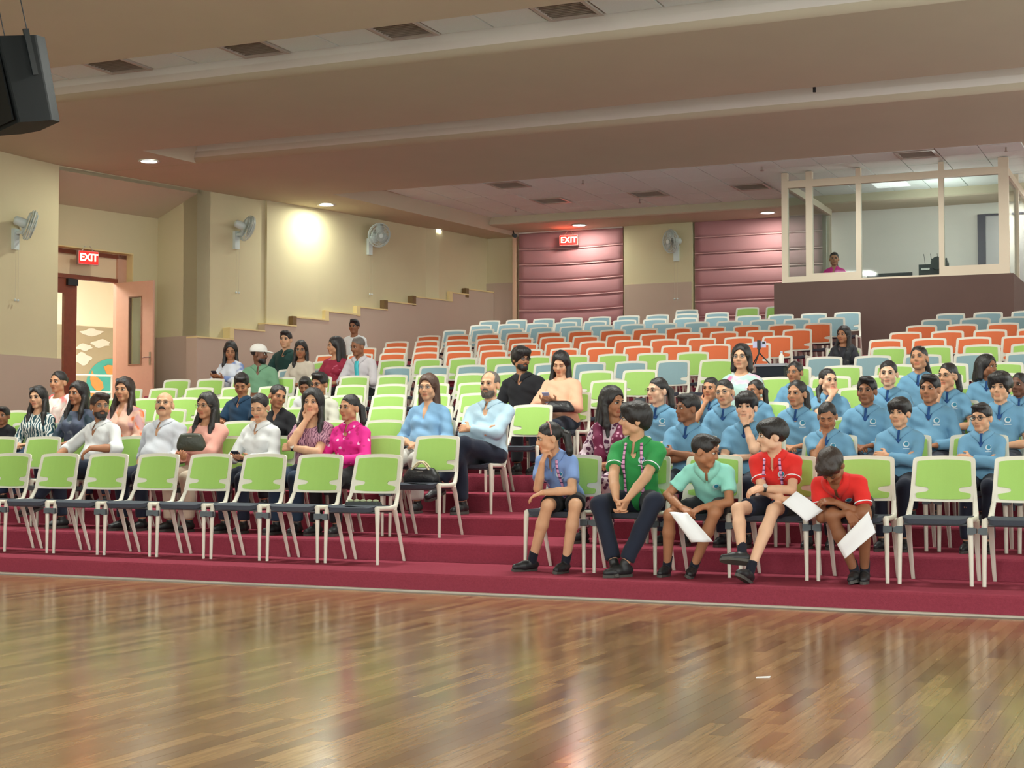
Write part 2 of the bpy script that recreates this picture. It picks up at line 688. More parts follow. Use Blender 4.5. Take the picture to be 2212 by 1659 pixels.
# sloped soffit over the recess
zA, zB = 5.43, 5.08
q = [Lw(SC_, 0, zA), Lw(SC_ + 4.5, 0, zA), Lw(SC_ + 4.5, WD, zB), Lw(SC_, WD, zB)]
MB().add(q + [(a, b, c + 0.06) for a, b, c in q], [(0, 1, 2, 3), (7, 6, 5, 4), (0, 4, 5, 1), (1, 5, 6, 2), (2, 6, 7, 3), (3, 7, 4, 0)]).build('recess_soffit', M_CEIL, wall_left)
MB().prism([(SC_ - .1, 0.0), (SC_ - .1, -0.3), (SC_ + 4.5, -0.3), (SC_ + 4.5, 0.0)], lambda s, w: Lw(s, w, zA + .0), lambda s, w: Lw(s, w, ZS + .02)).build('recess_header', M_WALL, wall_left)

# pillar in front of the recess, with its own dado
pc = at_plane(125, 600, Lw(0, 0, 0), LN)
XP = pc.x
tag(MB().box((-20.5, 2.0, 0), (XP, pc.y, ZS + .02)).build('wall_front_left', M_WALL), 'plain khaki wall pier in front of the door recess', kind='structure')
zpd = at(67, 770, X=XP + .04).z
tag(MB().box((-20.4, 2.0, 0), (XP + 0.05, pc.y + 0.05, zpd)).build('trim_3', M_WAINS), 'mauve dado on the wall pier in front of the door', kind='structure')

# ------------------------------------------------------------------ door frame, leaves, corridor with mural
M_DOORWOOD = mat('reddish_door_wood', rgb(132, 66, 40), 0.45, noise=(14, 0.2), bump=(80, 0.1))
M_DOORPALE = mat('pale_pink_door_laminate', rgb(206, 160, 136), 0.4, noise=(10, 0.06))
WF = WD - 0.22
frame = empty('door_1', (0, 0, 0))
tag(frame, 'double doorway with one pale wooden leaf standing open', kind='structure')


def frame_bar(ka, kb, za, zb, name='door_frame', m=M_DOORWOOD, wa=WF + 0.06, wb=WF - 0.06):
    q = [(SC_ + ka, wa), (SC_ + ka, wb), (SC_ + kb, wb), (SC_ + kb, wa)]
    return MB().prism(q, lambda s, w: Lw(s, w, za), lambda s, w: Lw(s, w, zb)).build(name, m, frame)


kJ, zD = k_at(250, 612, WF)           # inner side of the hinge jamb, head of the leaves
kM, _ = k_at(163, 700, WF)            # meeting stile of the closed leaf
kO, _ = k_at(136, 700, WF)
frame_bar(k0 + 0.0, kJ, kz, ztop, m=M_DOORPALE)
frame_bar(kJ, K1, zD, zD + 0.07)
frame_bar(k0, K1, ztop - 0.1, ztop - 0.03)
frame_bar(kJ, K1, zD + 0.07, ztop - 0.1, 'transom_panel', mat('cream_transom', rgb(238, 214, 176), 0.6, noise=(2, 0.03)), WF + 0.01, WF - 0.01)
# closed leaf: stiles, rails and its narrow pane
frame_bar(kM, kO, kz, zD, 'door_stile', wa=WF + .03, wb=WF - .03)
frame_bar(kO, kO + 0.14, kz, zD - 1.55, 'door_rail', wa=WF + .03, wb=WF - .03)
frame_bar(kO, kO + 0.14, zD - 0.25, zD, 'door_rail', wa=WF + .03, wb=WF - .03)
frame_bar(kO + 0.14, kO + 0.5, kz, zD, 'door_stile', wa=WF + .03, wb=WF - .03)
frame_bar(kO, kO + 0.14, zD - 1.55, zD - 0.25, 'pane', glass_mat('clear_pane'), WF + .004, WF - .004)
frame_bar(kM + .02, kO - .03, zD - 0.12, zD - 0.01, 'door_closer', M_DARK, WF + .09, WF + .03)
# open leaf, hinged on the jamb and swung into the hall
hp = Vector(Lw(SC_ + kJ, WF + 0.05, 0))
ep = at(332, 700, D=1.0) - cam.location
lw = 0.86
lo_, hi_ = 24.0, 28.0
best = None
for j in range(400):
    t = lo_ + (hi_ - lo_) * j / 399
    c = cam.location + ep * t
    d2 = abs(math.hypot(c.x - hp.x, c.y - hp.y) - lw)
    if (best is None or d2 < best[0]) and c.y < hp.y + 0.35:
        best = (d2, c)
lv = Vector((best[1].x - hp.x, best[1].y - hp.y, 0)).normalized()
nv = Vector((-lv.y, lv.x, 0))
leaf = empty('door_leaf', (0, 0, 0))
leaf.parent = frame


def leaf_box(a, b, za, zb, t=0.022, name='leaf_panel', m=M_DOORPALE, off=0.0):
    c = hp + lv * ((a + b) / 2) + nv * off
    return MB().obox((c.x, c.y, (za + zb) / 2), lv * (b - a) / 2, nv * t, Vector((0, 0, (zb - za) / 2))).build(name, m, leaf)


wa_, wb_ = lw * 0.36, lw * 0.68
zw0, zw1 = zD - 1.42, zD - 0.27
leaf_box(0, wa_, kz + .01, zD)
leaf_box(wb_, lw, kz + .01, zD)
leaf_box(wa_, wb_, kz + .01, zw0)
leaf_box(wa_, wb_, zw1, zD)
leaf_box(wa_, wb_, zw0, zw1, 0.004, 'pane', glass_mat('clear_pane'))
for a, b, za, zb in ((wa_ - .02, wa_, zw0 - .02, zw1 + .02), (wb_, wb_ + .02, zw0 - .02, zw1 + .02), (wa_, wb_, zw0 - .02, zw0), (wa_, wb_, zw1, zw1 + .02)):
    leaf_box(a, b, za, zb, 0.028, 'pane_bead', mat('brown_bead', rgb(140, 100, 72), 0.5))
zh = at_plane(318, 772, hp, nv).z
for sgn in (-1, 1):
    h = MB()
    c = hp + lv * (lw - 0.06) + nv * 0.022 * sgn
    h.obox((c.x, c.y, zh - .02), lv * 0.02, nv * 0.004, Vector((0, 0, 0.11)))
    h.tube([c + Vector((0, 0, zh)), c + nv * 0.045 * sgn + Vector((0, 0, zh)), c + nv * 0.05 * sgn - lv * 0.12 + Vector((0, 0, zh - .005))], 0.011)
    h.build('door_handle', M_STEEL, leaf)

# corridor
corr = empty('wall_corridor', (0, 0, 0))
tag(corr, 'bright corridor beyond the open door with a painted mural wall', kind='structure')
WC = WD - 3.3
MB().prism([(SC_ - 3, WC), (SC_ - 3, WC - .2), (SC_ + 7, WC - .2), (SC_ + 7, WC)], lambda s, w: Lw(s, w, kz - .3), lambda s, w: Lw(s, w, 4.8)).build('corridor_wall', mat('corridor_cream', rgb(246, 232, 204), 0.8, noise=(2, .03)), corr)
MB().prism([(SC_ - 3, WF - .05), (SC_ - 3, WC - .2), (SC_ + 7, WC - .2), (SC_ + 7, WF - .05)], lambda s, w: Lw(s, w, 4.8), lambda s, w: Lw(s, w, 4.9)).build('corridor_ceiling', M_WHITE, corr)
MB().prism([(SC_ - 3, WF - .05), (SC_ - 3, WC), (SC_ - 2.9, WC), (SC_ - 2.9, WF - .05)], lambda s, w: Lw(s, w, kz), lambda s, w: Lw(s, w, 4.8)).build('corridor_end', MATS['corridor_cream'], corr)
_, zmu = s_at(205, 706, WC + .01)
MB().prism([(SC_ - 2, WC + .012), (SC_ - 2, WC), (SC_ + 6, WC), (SC_ + 6, WC + .012)], lambda s, w: Lw(s, w, kz), lambda s, w: Lw(s, w, zmu)).build('mural_panel', mat('mural_grey', rgb(176, 160, 130), 0.8, noise=(3, .08)), corr)


def on_mural(x, y, lift=0.02):
    return at_plane(x, y, Lw(0, WC + lift, 0), LN)


def mural_blob(name, pts, m, lift):
    P = [on_mural(x, y, lift) for x, y in pts]
    n = len(P)
    B = [p - LN * 0.008 for p in P]
    o = MB().add(P + B, [tuple(range(n))] + [(i, n + i, n + (i + 1) % n, (i + 1) % n) for i in range(n)])
    return o.build(name, m, corr)


cx_, cy_, cr_ = 241, 829, 54
mural_blob('globe', [(cx_ + cr_ * math.cos(a * math.pi / 16), cy_ + cr_ * math.sin(a * math.pi / 16)) for a in range(32)][::-1], mat('mural_teal', rgb(76, 172, 158), 0.7, noise=(6, .12)), 0.02)
M_LAND = mat('mural_orange', rgb(226, 150, 80), 0.7, noise=(9, .2))
mural_blob('continent', [(195, 818), (199, 800), (204, 812), (212, 816), (222, 826), (224, 838), (216, 845), (206, 842), (198, 832)][::-1], M_LAND, 0.03)
mural_blob('continent', [(224, 792), (234, 788), (246, 790), (262, 796), (262, 806), (246, 806), (238, 812), (230, 806)][::-1], M_LAND, 0.03)
mural_blob('continent', [(196, 846), (206, 850), (212, 862), (205, 866), (196, 856)][::-1], M_LAND, 0.03)
M_CLOUD = mat('mural_cloud', rgb(226, 216, 200), 0.8, noise=(8, .06))
for c, w, h in (((198, 718), 24, 7), ((218, 742), 20, 8), ((182, 750), 17, 7), ((178, 775), 19, 12)):
    pts = [(c[0] + w * math.cos(t) * (1 + .14 * math.sin(5 * t + c[0])), c[1] + h * math.sin(t) * (1 + .25 * math.sin(4 * t + c[1]))) for t in [a * math.pi / 14 for a in range(28)]]
    mural_blob('cloud', pts[::-1], M_CLOUD, 0.02)
# white railing in the corridor
rail = MB()
for y in (811, 847):
    a, b = at_plane(120, y - 2, Lw(0, WC + .9, 0), LN), at_plane(262, y + 1, Lw(0, WC + .9, 0), LN)
    rail.tube([a, b], 0.018)
a = at_plane(241, 812, Lw(0, WC + .9, 0), LN)
rail.tube([a, (a.x, a.y, kz)], 0.016)
tag(rail.build('corridor_railing', M_WHITE), 'white tubular railing in the corridor before the globe mural', 'railing')
d = bpy.data.lights.new('corridor_lamp', 'AREA')
d.energy, d.size, d.color = 115, 1.2, (1.0, 0.99, 0.93)
o = bpy.data.objects.new('corridor_lamp', d)
COL.objects.link(o)
o.location = Lw(SC_ + 1.6, WD - 1.9, 4.7)

# ------------------------------------------------------------------ back wall, blinds, pier
YB = 30.0
tag(MB().box((-14.4, YB, 2.0), (4, YB + .3, 6.0)).build('wall_back', M_WALL), 'khaki back wall behind the top rows', kind='structure')
zd = at(1085, 612, Y=YB).z
tag(MB().box((-14.2, YB - .04, 2.0), (at(1117, 600, Y=YB).x, YB, zd)).build('trim_4', M_WAINS), 'mauve dado in the back corner beside the first blind', kind='structure')
xa, xb = at(1352, 600, Y=YB).x, at(1500, 600, Y=YB).x
tag(MB().box((xa, YB - .12, 2.0), (xb, YB, 5.75)).build('wall_pier', M_WALL), 'khaki pier between the two pink blinds', kind='structure')
za = at(1425, 612, Y=YB - .12).z
tag(MB().box((xa + .02, YB - .15, 2.0), (xb - .02, YB - .121, za)).build('trim_5', M_WAINS), 'mauve dado panel on the pier between the blinds', kind='structure')
tag(MB().box((at(1113, 600, Y=YB).x, YB - .14, 2.0), (at(1119, 600, Y=YB).x, YB, 5.6)).build('trim_6', mat('pinkish_trim', rgb(222, 186, 156), .7)), 'pale upright trim at the outer edge of the first blind', kind='structure')


def roman_blind(xa, xb, ytop, folds, label, sag):
    root = empty('roman_blind', (0, 0, 0))
    tag(root, label, 'blind', 'pink roman blinds on the back wall')
    y = YB - 0.06
    x0, x1 = at(xa, 600, Y=y).x, at(xb, 600, Y=y).x
    zs = [at(xa, ytop, Y=y).z] + [at(xa, f, Y=y).z for f in folds]
    zs.append(zs[-1] - (zs[-2] - zs[-1]))
    zs.append(zs[-1] - (zs[-3] - zs[-2]))
    n, m = 16, 5
    for j in range(len(zs) - 1):
        Vv, Ff = [], []
        for iy in range(m + 1):
            v = iy / m
            for ix in range(n + 1):
                u = ix / n
                s0 = -sag * math.sin(math.pi * u) * (1 if j > 0 else 0)
                s1 = -sag * math.sin(math.pi * u)
                z = (zs[j] + s0) * (1 - v) + (zs[j + 1] + s1) * v
                Vv.append((x0 + (x1 - x0) * u, y - 0.012 - 0.03 * math.sin(math.pi * v) * (.8 + .2 * math.sin(u * 9 + j)), z))
        for iy in range(m):
            for ix in range(n):
                q = iy * (n + 1) + ix
                Ff.append((q, q + n + 1, q + n + 2, q + 1))
        o = MB().add(Vv, Ff, True).build('blind_fold', M_BLIND, root)
        sm = o.modifiers.new('s', 'SOLIDIFY')
        sm.thickness = 0.004
        if 0 < j:
            MB().tube([(x0 + (x1 - x0) * t / 12, y - 0.03, zs[j] - sag * math.sin(math.pi * t / 12)) for t in range(13)], 0.014, 6).build('blind_rod', mat('blind_rod', rgb(206, 160, 160), .6), root)
    MB().box((x0, y - .05, zs[0] - .01), (x1, y, zs[0] + .05)).build('head_rail', M_WHITE, root)


roman_blind(1122, 1347, 505, (540, 573, 607, 640, 672), 'dusty pink roman blind behind the exit sign on the back wall', 0.03)
roman_blind(1502, 1778, 476, (514, 549, 583, 618, 652), 'dusty pink roman blind running behind the glazed control booth', 0.0)
# white partition inside the booth area
xa = at(1870, 500, Y=YB - .2).x
tag(MB().box((at(1786, 500, Y=YB - .2).x, YB - .25, 2.0), (3.5, YB - .2, 5.75)).build('wall_partition', M_WHITE), 'white partition behind the control booth', kind='structure')

# ------------------------------------------------------------------ ceiling: tiles, beams, bulkheads
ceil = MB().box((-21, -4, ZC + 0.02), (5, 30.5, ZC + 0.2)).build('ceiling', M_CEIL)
tag(ceil, 'tiled ceiling crossed by deep rounded beams', kind='structure')
TS = 0.653


def beam(name, y0, y1, label, r=0.16, xl=-17.5):
    prof = [(y1, ZC + .1), (y0, ZC + .1), (y0, ZS + r)]
    for k in range(1, 9):
        a = k / 8 * math.pi / 2
        prof.append((y0 + r * (1 - math.cos(a)), ZS + r * (1 - math.sin(a))))
    prof.append((y1, ZS))
    o = MB()
    face = []
    n = len(prof)
    A = [(xl, y, z) for y, z in prof]
    B = [(5.0, y, z) for y, z in prof]
    for j in range(n):
        k = (j + 1) % n
        o.add([A[j], A[k], B[k], B[j]], [(0, 1, 2, 3)], False)
        face.append(j in (1, 2, 3, 4))
    o.add(A, [tuple(range(n))[::-1]])
    o.add(B, [tuple(range(n))])
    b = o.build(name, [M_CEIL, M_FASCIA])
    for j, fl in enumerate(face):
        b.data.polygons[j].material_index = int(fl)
    bm = bmesh.new()
    bm.from_mesh(b.data)
    bmesh.ops.remove_doubles(bm, verts=bm.verts, dist=1e-4)
    bmesh.ops.recalc_face_normals(bm, faces=bm.faces)
    for f in bm.faces:
        f.smooth = len(f.verts) == 4 and abs(f.normal.y) > .05 and abs(f.normal.z) > .05
    bm.to_mesh(b.data)
    bm.free()
    return tag(b, label, kind='structure')


YB1 = at(1106, 22, Z=ZS).y
YF2, YB2 = at(1106, 55, Z=ZC).y, at(1106, 250, Z=ZS).y
YF3, YB3 = at(1106, 288, Z=ZS).y, at(1106, 390, Z=ZS).y
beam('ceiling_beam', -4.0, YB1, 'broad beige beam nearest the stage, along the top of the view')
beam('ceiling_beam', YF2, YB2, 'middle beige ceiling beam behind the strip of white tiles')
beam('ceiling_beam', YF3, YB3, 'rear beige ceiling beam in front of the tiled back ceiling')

# tiles: strip between the first two beams and the back field; the vents take the place of a tile
vent_px = [(262, 145), (556, 105), (875, 65), (1222, 20)]
tile_me = MB().box((-TS / 2 + .008, -TS / 2 + .008, -0.012), (TS / 2 - .008, TS / 2 - .008, 0.03)).mesh('ceiling_tile', M_TILE)
grid_me = mat('ceiling_grid', rgb(206, 196, 186), .7)
vx = [at(px, py, Z=ZC).x for px, py in vent_px]
vy = YF2 - TS / 2 - 0.01
pitch = (vx[3] - vx[0]) / 9
vents = []
for j in range(-5, 16):
    x = vx[0] + pitch * j
    if j in (0, 3, 6, 9):
        vents.append((x, vy))
    else:
        link('tile', tile_me, ceil, (x, vy, ZC + .005))
    link('tile', tile_me, ceil, (x, vy - TS, ZC + .005))
# back field
y_t0, y_t1 = YB3 - 0.3, 28.75
rv = [(1118, 400), (1222, 432), (1425, 415), (1645, 398), (1882, 378), (1995, 332)]
rvp = [at(px, py, Z=ZC) for px, py in rv]
nx, ny = int(14.0 / TS), int((y_t1 - y_t0) / TS) + 1
taken = set()
for p in rvp:
    ix, iy = round((p.x + 13.6) / TS - .5), round((y_t1 - p.y) / TS - .5)
    taken.add((ix, iy))
    vents.append((-13.6 + (ix + .5) * TS, y_t1 - (iy + .5) * TS))
for ix in range(nx):
    for iy in range(ny):
        if (ix, iy) in taken:
            continue
        x, y = -13.6 + (ix + .5) * TS, y_t1 - (iy + .5) * TS
        if in_view((x, y, ZC), 30)[0]:
            link('tile', tile_me, ceil, (x, y, ZC + .005 + rnd.uniform(-.002, .002)))
# air vents
M_VENTIN = mat('vent_dark', rgb(70, 66, 60), .7)
M_VENT = mat('vent_white', rgb(190, 182, 170), .5)
vroot0 = empty('ceiling_vent', (0, 0, 0))
vf = MB()
h = TS / 2 - .01
for a, b, c, d2 in ((-h, -h, h, -h + .05), (-h, h - .05, h, h), (-h, -h + .05, -h + .05, h - .05), (h - .05, -h + .05, h, h - .05)):
    vf.box((a, b, -.02), (c, d2, .02))
vf.build('vent_frame', M_VENT, vroot0)
MB().box((-h + .05, -h + .05, .03), (h - .05, h - .05, .035)).build('vent_backing', M_VENTIN, vroot0)
lou = MB().add([(-h + .05, -.022, -.012), (h - .05, -.022, -.012), (h - .05, .02, .026), (-h + .05, .02, .026), (-h + .05, -.02, -.014), (h - .05, -.02, -.014), (h - .05, .022, .024), (-h + .05, .022, .024)],
               [(0, 1, 2, 3), (7, 6, 5, 4), (0, 4, 5, 1), (2, 6, 7, 3)]).mesh('louvre', M_VENT)
for k in range(9):
    link('louvre', lou, vroot0, (0, -h + .08 + k * (2 * h - .16) / 8, 0))
vl = ['leftmost', 'second', 'third', 'fourth']
for j, (x, y) in enumerate(vents):
    v = vroot0 if j == 0 else copy_tree(vroot0)
    v.location = (x, y, ZC)
    if j < 4:
        tag(v, f'square louvred air vent in the near tile strip, {ORD[j + 1]} from the loudspeaker', 'vent', 'vents in the near tile strip')
    else:
        tag(v, ['square air vent in the back ceiling next to the rear beam, above the first blind', 'air vent in the back ceiling above the red exit sign', 'air vent in the back ceiling above the wall fan on the pier',
                'air vent in the back ceiling just outside the booth corner', 'air vent in the back ceiling over the middle of the glazed booth', 'air vent in the back ceiling tucked against the rear beam beyond the booth'][j - 4], 'vent', 'vents in the back ceiling')
# sprinklers
for j, (px, py) in enumerate(((1259, 393), (1382, 435), (1114, 453), (1646, 364), (2173, 322))):
    p = at(px, py - 5, Z=ZC)
    s = MB().tube([(0, 0, 0), (0, 0, -.06)], .014, 6).lathe([(0.0, -.085), (.03, -.08), (.03, -.075), (0.012, -.06)], 10)
    s.build('sprinkler', M_STEEL, None, p)
    tag(bpy.data.objects[-1] if False else COL.objects[-1], ['small ceiling sprinkler near the rear beam above the blind', 'small ceiling sprinkler above the wall fan', 'small ceiling sprinkler by the side bulkhead', 'small ceiling sprinkler close to the booth corner', 'small ceiling sprinkler near the edge of the picture above the booth'][j], 'sprinkler', 'ceiling sprinklers')
# side bulkhead along the door wall
ia, ib = at(739, 425, Z=ZS), at(1115, 511, Z=ZS)
dv = (ib - ia) / (ib.y - ia.y)
P0 = ia + dv * (2.0 - ia.y)
P1 = ia + dv * (30.2 - ia.y)
q = [(P0.x, 2.0), (P1.x, 30.2), (-21.0, 30.2), (-21.0, 2.0)]
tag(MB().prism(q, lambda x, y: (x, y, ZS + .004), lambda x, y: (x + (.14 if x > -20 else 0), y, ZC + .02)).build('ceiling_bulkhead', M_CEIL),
    'lowered ceiling bulkhead with downlights along the side wall', kind='structure')
ba = at(1300, 470, Z=ZS)
yb0 = at(1060, 487, Z=5.58).y
prof = [(yb0, ZC + .02), (yb0, 5.6), (yb0 + .03, 5.58), (30.2, 5.58), (30.2, ZC + .02)]
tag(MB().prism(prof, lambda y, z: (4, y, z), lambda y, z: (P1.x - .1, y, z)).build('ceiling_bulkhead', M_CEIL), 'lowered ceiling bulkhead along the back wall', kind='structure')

# ------------------------------------------------------------------ downlights
M_LAMP = mat('lamp_glow', (1, 1, 1), .5, emit=((0.86, 0.96, 1.0), 14))


def downlight(x, y, z, label, power, col=(0.98, 1.0, 0.84)):
    root = empty('downlight', (x, y, z))
    tag(root, label, 'downlight', 'recessed downlights')
    MB().lathe([(.125, -.0), (.165, -.004), (.17, -.014), (.125, -.012)], 20).build('lamp_ring', M_WHITE, root)
    MB().lathe([(0.0, -.0065), (.128, -.006)], 20).build('lamp_lens', M_LAMP, root)
    d = bpy.data.lights.new('downlight_beam', 'AREA')
    d.shape = 'DISK'
    d.energy, d.color, d.size = power, col, 0.24
    o = bpy.data.objects.new('downlight_beam', d)
    COL.objects.link(o)
    o.parent = root
    o.location = (0, 0, -.03)


for (px, py), z, lab, pw in (((322, 348), ZS, 'glowing downlight in the ceiling pocket above the exit door', 18), ((705, 442), ZS, 'glowing downlight over the side wall between two wall fans', 15),
                             ((941, 497), ZS, 'glowing downlight over the upper end of the stepped dado', 17), ((1251, 486), 5.58, 'glowing downlight beside the exit sign on the back wall', 12),
                             ((1658, 459), 5.58, 'glowing downlight over the blind next to the booth', 12)):
    p = at(px, py, Z=z)
    downlight(p.x, p.y, z, lab, pw)
downlight(-2.4, 29.3, 5.58, 'glowing downlight behind the far end of the booth', 18)
# ------------------------------------------------------------------ lettering
def text_mesh(s, size, depth, m, bold=0.0):
    c = bpy.data.curves.new('lettering', 'FONT')
    c.body = s
    c.size = size
    c.extrude = depth
    c.offset = bold
    c.align_x, c.align_y = 'CENTER', 'CENTER'
    o = bpy.data.objects.new('lettering', c)
    COL.objects.link(o)
    bpy.context.view_layer.update()
    me = bpy.data.meshes.new_from_object(o.evaluated_get(bpy.context.evaluated_depsgraph_get()))
    bpy.data.objects.remove(o)
    bpy.data.curves.remove(c)
    me.materials.clear()
    me.materials.append(m)
    return me


M_EXITRED = mat('exit_red_glow', rgb(200, 16, 20), .4, emit=(rgb(255, 20, 16), .6))
M_EXITLET = mat('exit_letter_glow', rgb(255, 240, 200), .4, emit=(rgb(255, 236, 190), 1.8))


def exit_sign(p, face, label, w=0.42, h=0.22, hang=0.1, glow=.5):
    """face: horizontal direction the sign looks towards"""
    f = Vector(face).normalized()
    root = empty('exit_sign', p, (0, 0, math.atan2(f.x, -f.y)))
    tag(root, label, 'exit sign', 'lit exit signs')
    MB().box((-w / 2 - .015, -.02, -h / 2 - .015), (w / 2 + .015, .05, h / 2 + .015)).build('sign_housing', mat('sign_grey', rgb(150, 130, 126), .5), root)
    MB().box((-w / 2, -.028, -h / 2), (w / 2, -.0205, h / 2)).build('sign_face', M_EXITRED, root)
    for j, ch in enumerate('EXIT'):
        me = text_mesh(ch, 0.172 * h / .2, .003, M_EXITLET, 0.003)
        o = link('letter_' + ch.lower(), me, root, ((-.126, -.03, .052, .124)[j] * w / .36, -.031, 0), (math.pi / 2, 0, 0))
    for sx in (-.1, .1):
        MB().tube([(sx, .015, h / 2 + .015), (sx * .4, .015, h / 2 + hang)], .008, 6).build('hanger', M_STEEL, root)
    d = bpy.data.lights.new('sign_glow', 'AREA')
    d.energy, d.color, d.shape, d.size, d.size_y = glow, (1, .06, .04), 'RECTANGLE', w, h
    o = bpy.data.objects.new('sign_glow', d)
    COL.objects.link(o)
    o.parent = root
    o.location = (0, -.05, 0)
    o.rotation_euler = (math.pi / 2, 0, 0)


pe = at_plane(190, 557, Lw(0, WD + .12, 0), LN)
exit_sign(pe, LN + Vector((.25, -.3, 0)), 'red lit EXIT sign hanging above the open door', 0.34, 0.20)
exit_sign(at(1229, 519, Y=YB - .2), (0.12, -1, 0), 'red lit EXIT sign hanging before the pink blind', 0.37, 0.19, glow=2.5)

# ------------------------------------------------------------------ wall fans
M_FANW = mat('fan_white_plastic', rgb(206, 218, 214), .35)
M_FANB = mat('fan_blade_clear', rgb(190, 205, 200), .3)


def wall_fan(p, n, aim, label):
    n = Vector(n).normalized()
    root = empty('wall_fan', p)
    tag(root, label, 'wall fan', 'white wall fans')
    up = Vector((0, 0, 1))
    sd = up.cross(n)
    MB().obox(n * .03 + up * -.12, sd * .055, n * .03, up * .16).build('wall_bracket', M_FANW, root)
    a = Vector(aim).normalized()
    hub = n * .24 + up * .10
    MB().tube([n * .05 + up * -.02, n * .16 + up * -.02, n * .19 + up * .03, hub - a * .1], [.03, .03, .026, .03], 8).build('fan_arm', M_FANW, root)
    MB().tube([hub - a * .19, hub - a * .17, hub - a * .03, hub], [.04, .068, .075, .06], 12).build('motor_housing', M_FANW, root)
    u = (up - a * up.dot(a)).normalized()
    v = a.cross(u)
    R_ = .235

    def ring(c, r, t, n_=28):
        return [c + (u * math.cos(2 * math.pi * k / n_) + v * math.sin(2 * math.pi * k / n_)) * r for k in range(n_ + 1)]
    cg = MB()
    for off, r in ((.06, R_), (.0, R_ * .78), (.115, R_ * .8), (.128, R_ * .42), (.03, R_ * .98), (.09, R_ * .97)):
        cg.tube(ring(hub + a * off, r, 0), .005 if off != .06 else .009, 5, cap=False)
    for k in range(36):
        c, s = math.cos(2 * math.pi * k / 36), math.sin(2 * math.pi * k / 36)
        d_ = u * c + v * s
        cg.tube([hub + a * -.01 + d_ * .06, hub + a * .0 + d_ * R_ * .78, hub + a * .06 + d_ * R_, hub + a * .115 + d_ * R_ * .8, hub + a * .135 + d_ * .05], .0028, 4, cap=False)
    cg.build('fan_cage', M_FANW, root)
    MB().tube([hub + a * .12, hub + a * .14], .045, 12).build('cage_badge', M_FANW, root)
    for k in range(3):
        t0 = 2 * math.pi * k / 3
        P, Q = [], []
        for j in range(7):
            r = .04 + (R_ - .05) * j / 6
            wd = .035 + .075 * math.sin(math.pi * (j + 1) / 8)
            for sg in (-1, 1):
                t = t0 + sg * wd / max(r, .08)
                P.append(hub + a * (.055 + sg * .018) + (u * math.cos(t) + v * math.sin(t)) * r)
        Ff = [(2 * j, 2 * j + 1, 2 * j + 3, 2 * j + 2) for j in range(6)]
        o = MB().add(P, Ff, True).build('fan_blade', M_FANB, root)
        md = o.modifiers.new('s', 'SOLIDIFY')
        md.thickness = .003
    for k in (-1, 1):
        q = n * .07 + sd * k * .03 + up * -.28
        MB().tube([q, q + up * -.75], .0025, 4).build('pull_cord', mat('cord_white', rgb(200, 190, 170), .6), root)
        MB().ball(q + up * -.77, .02, 8, 6).build('cord_knob', M_FANW, root)


pf = at(30, 500, X=XP)
wall_fan(pf, (1, 0, 0), (.62, .72, -.3), 'white wall fan on the pier in front of the door')
s_, z_ = s_at(508, 505, 0)
wall_fan(Vector(Lw(s_, 0, z_)), LN, (.5, .75, -.3), 'white wall fan above the seated couple, nearest the exit door')
s_, z_ = s_at(796, 520, .07)
wall_fan(Vector(Lw(s_, .07, z_)), LN, (.9, -.55, -.3), 'white wall fan between two downlights on the side wall')
pf = at(1462, 535, Y=YB - .12)
wall_fan(pf, (0, -1, 0), (-.55, -.8, -.1), 'white wall fan on the pier between the blinds')

# ------------------------------------------------------------------ loudspeaker under the ceiling
sp = at(36, 186, D=13.5)
root = empty('loudspeaker', sp, (math.radians(12), math.radians(-4), math.radians(-22)))
tag(root, 'big black loudspeaker hung under the ceiling beam', 'loudspeaker')
q = round_poly([(-.30, -.24), (.30, -.24), (.30, .12), (.20, .26), (-.20, .26), (-.30, .12)], .02, 2)
sb_ = [(x, y, -.36) for x, y in q]
cabm = mat('speaker_black', rgb(7, 14, 15), .6, spec=.25, noise=(200, .2), bump=(400, .2))
MB().prism(q, lambda x, y: (x * .96, y * .9, -.37), lambda x, y: (x, y, .37)).build('speaker_cabinet', cabm, root)
MB().box((-.27, -.256, -.34), (.27, -.2405, .34)).build('speaker_grille', mat('speaker_grille', rgb(6, 11, 12), .6, spec=.25, noise=(300, .3), bump=(500, .5)), root)
for sx in (-.318, .318):
    MB().obox((sx, .02, .22), (.01, 0, 0), (0, .025, 0), (0, 0, .2)).build('speaker_bracket', M_DARK, root)
for sx in (-.2, .2):
    MB().tube([(sx, .1, .37), (sx, .1, 1.0)], .005, 6).build('hanging_cable', M_DARK, root)
p = at(1759, 191, Y=YF3 - .15)
tag(MB().tube([(p.x, p.y, ZC + .0), (p.x, p.y, p.z - .05)], .02, 8).build('ceiling_sensor', M_DARK), 'small black sensor hanging between the middle and rear beams', 'sensor')
p = at(1110, 508, Y=29.4)
cb = empty('wall_camera', p)
tag(cb, 'small dark surveillance camera in the back corner above the dado', 'camera')
MB().tube([(0, 0, 0), (.1, -.16, -.04)], .045, 10).build('camera_body', M_DARK, cb)
MB().tube([(0, 0, 0), (-.06, .1, .1), (-.06, .12, .22)], .015, 6).build('camera_bracket', M_DARK, cb)

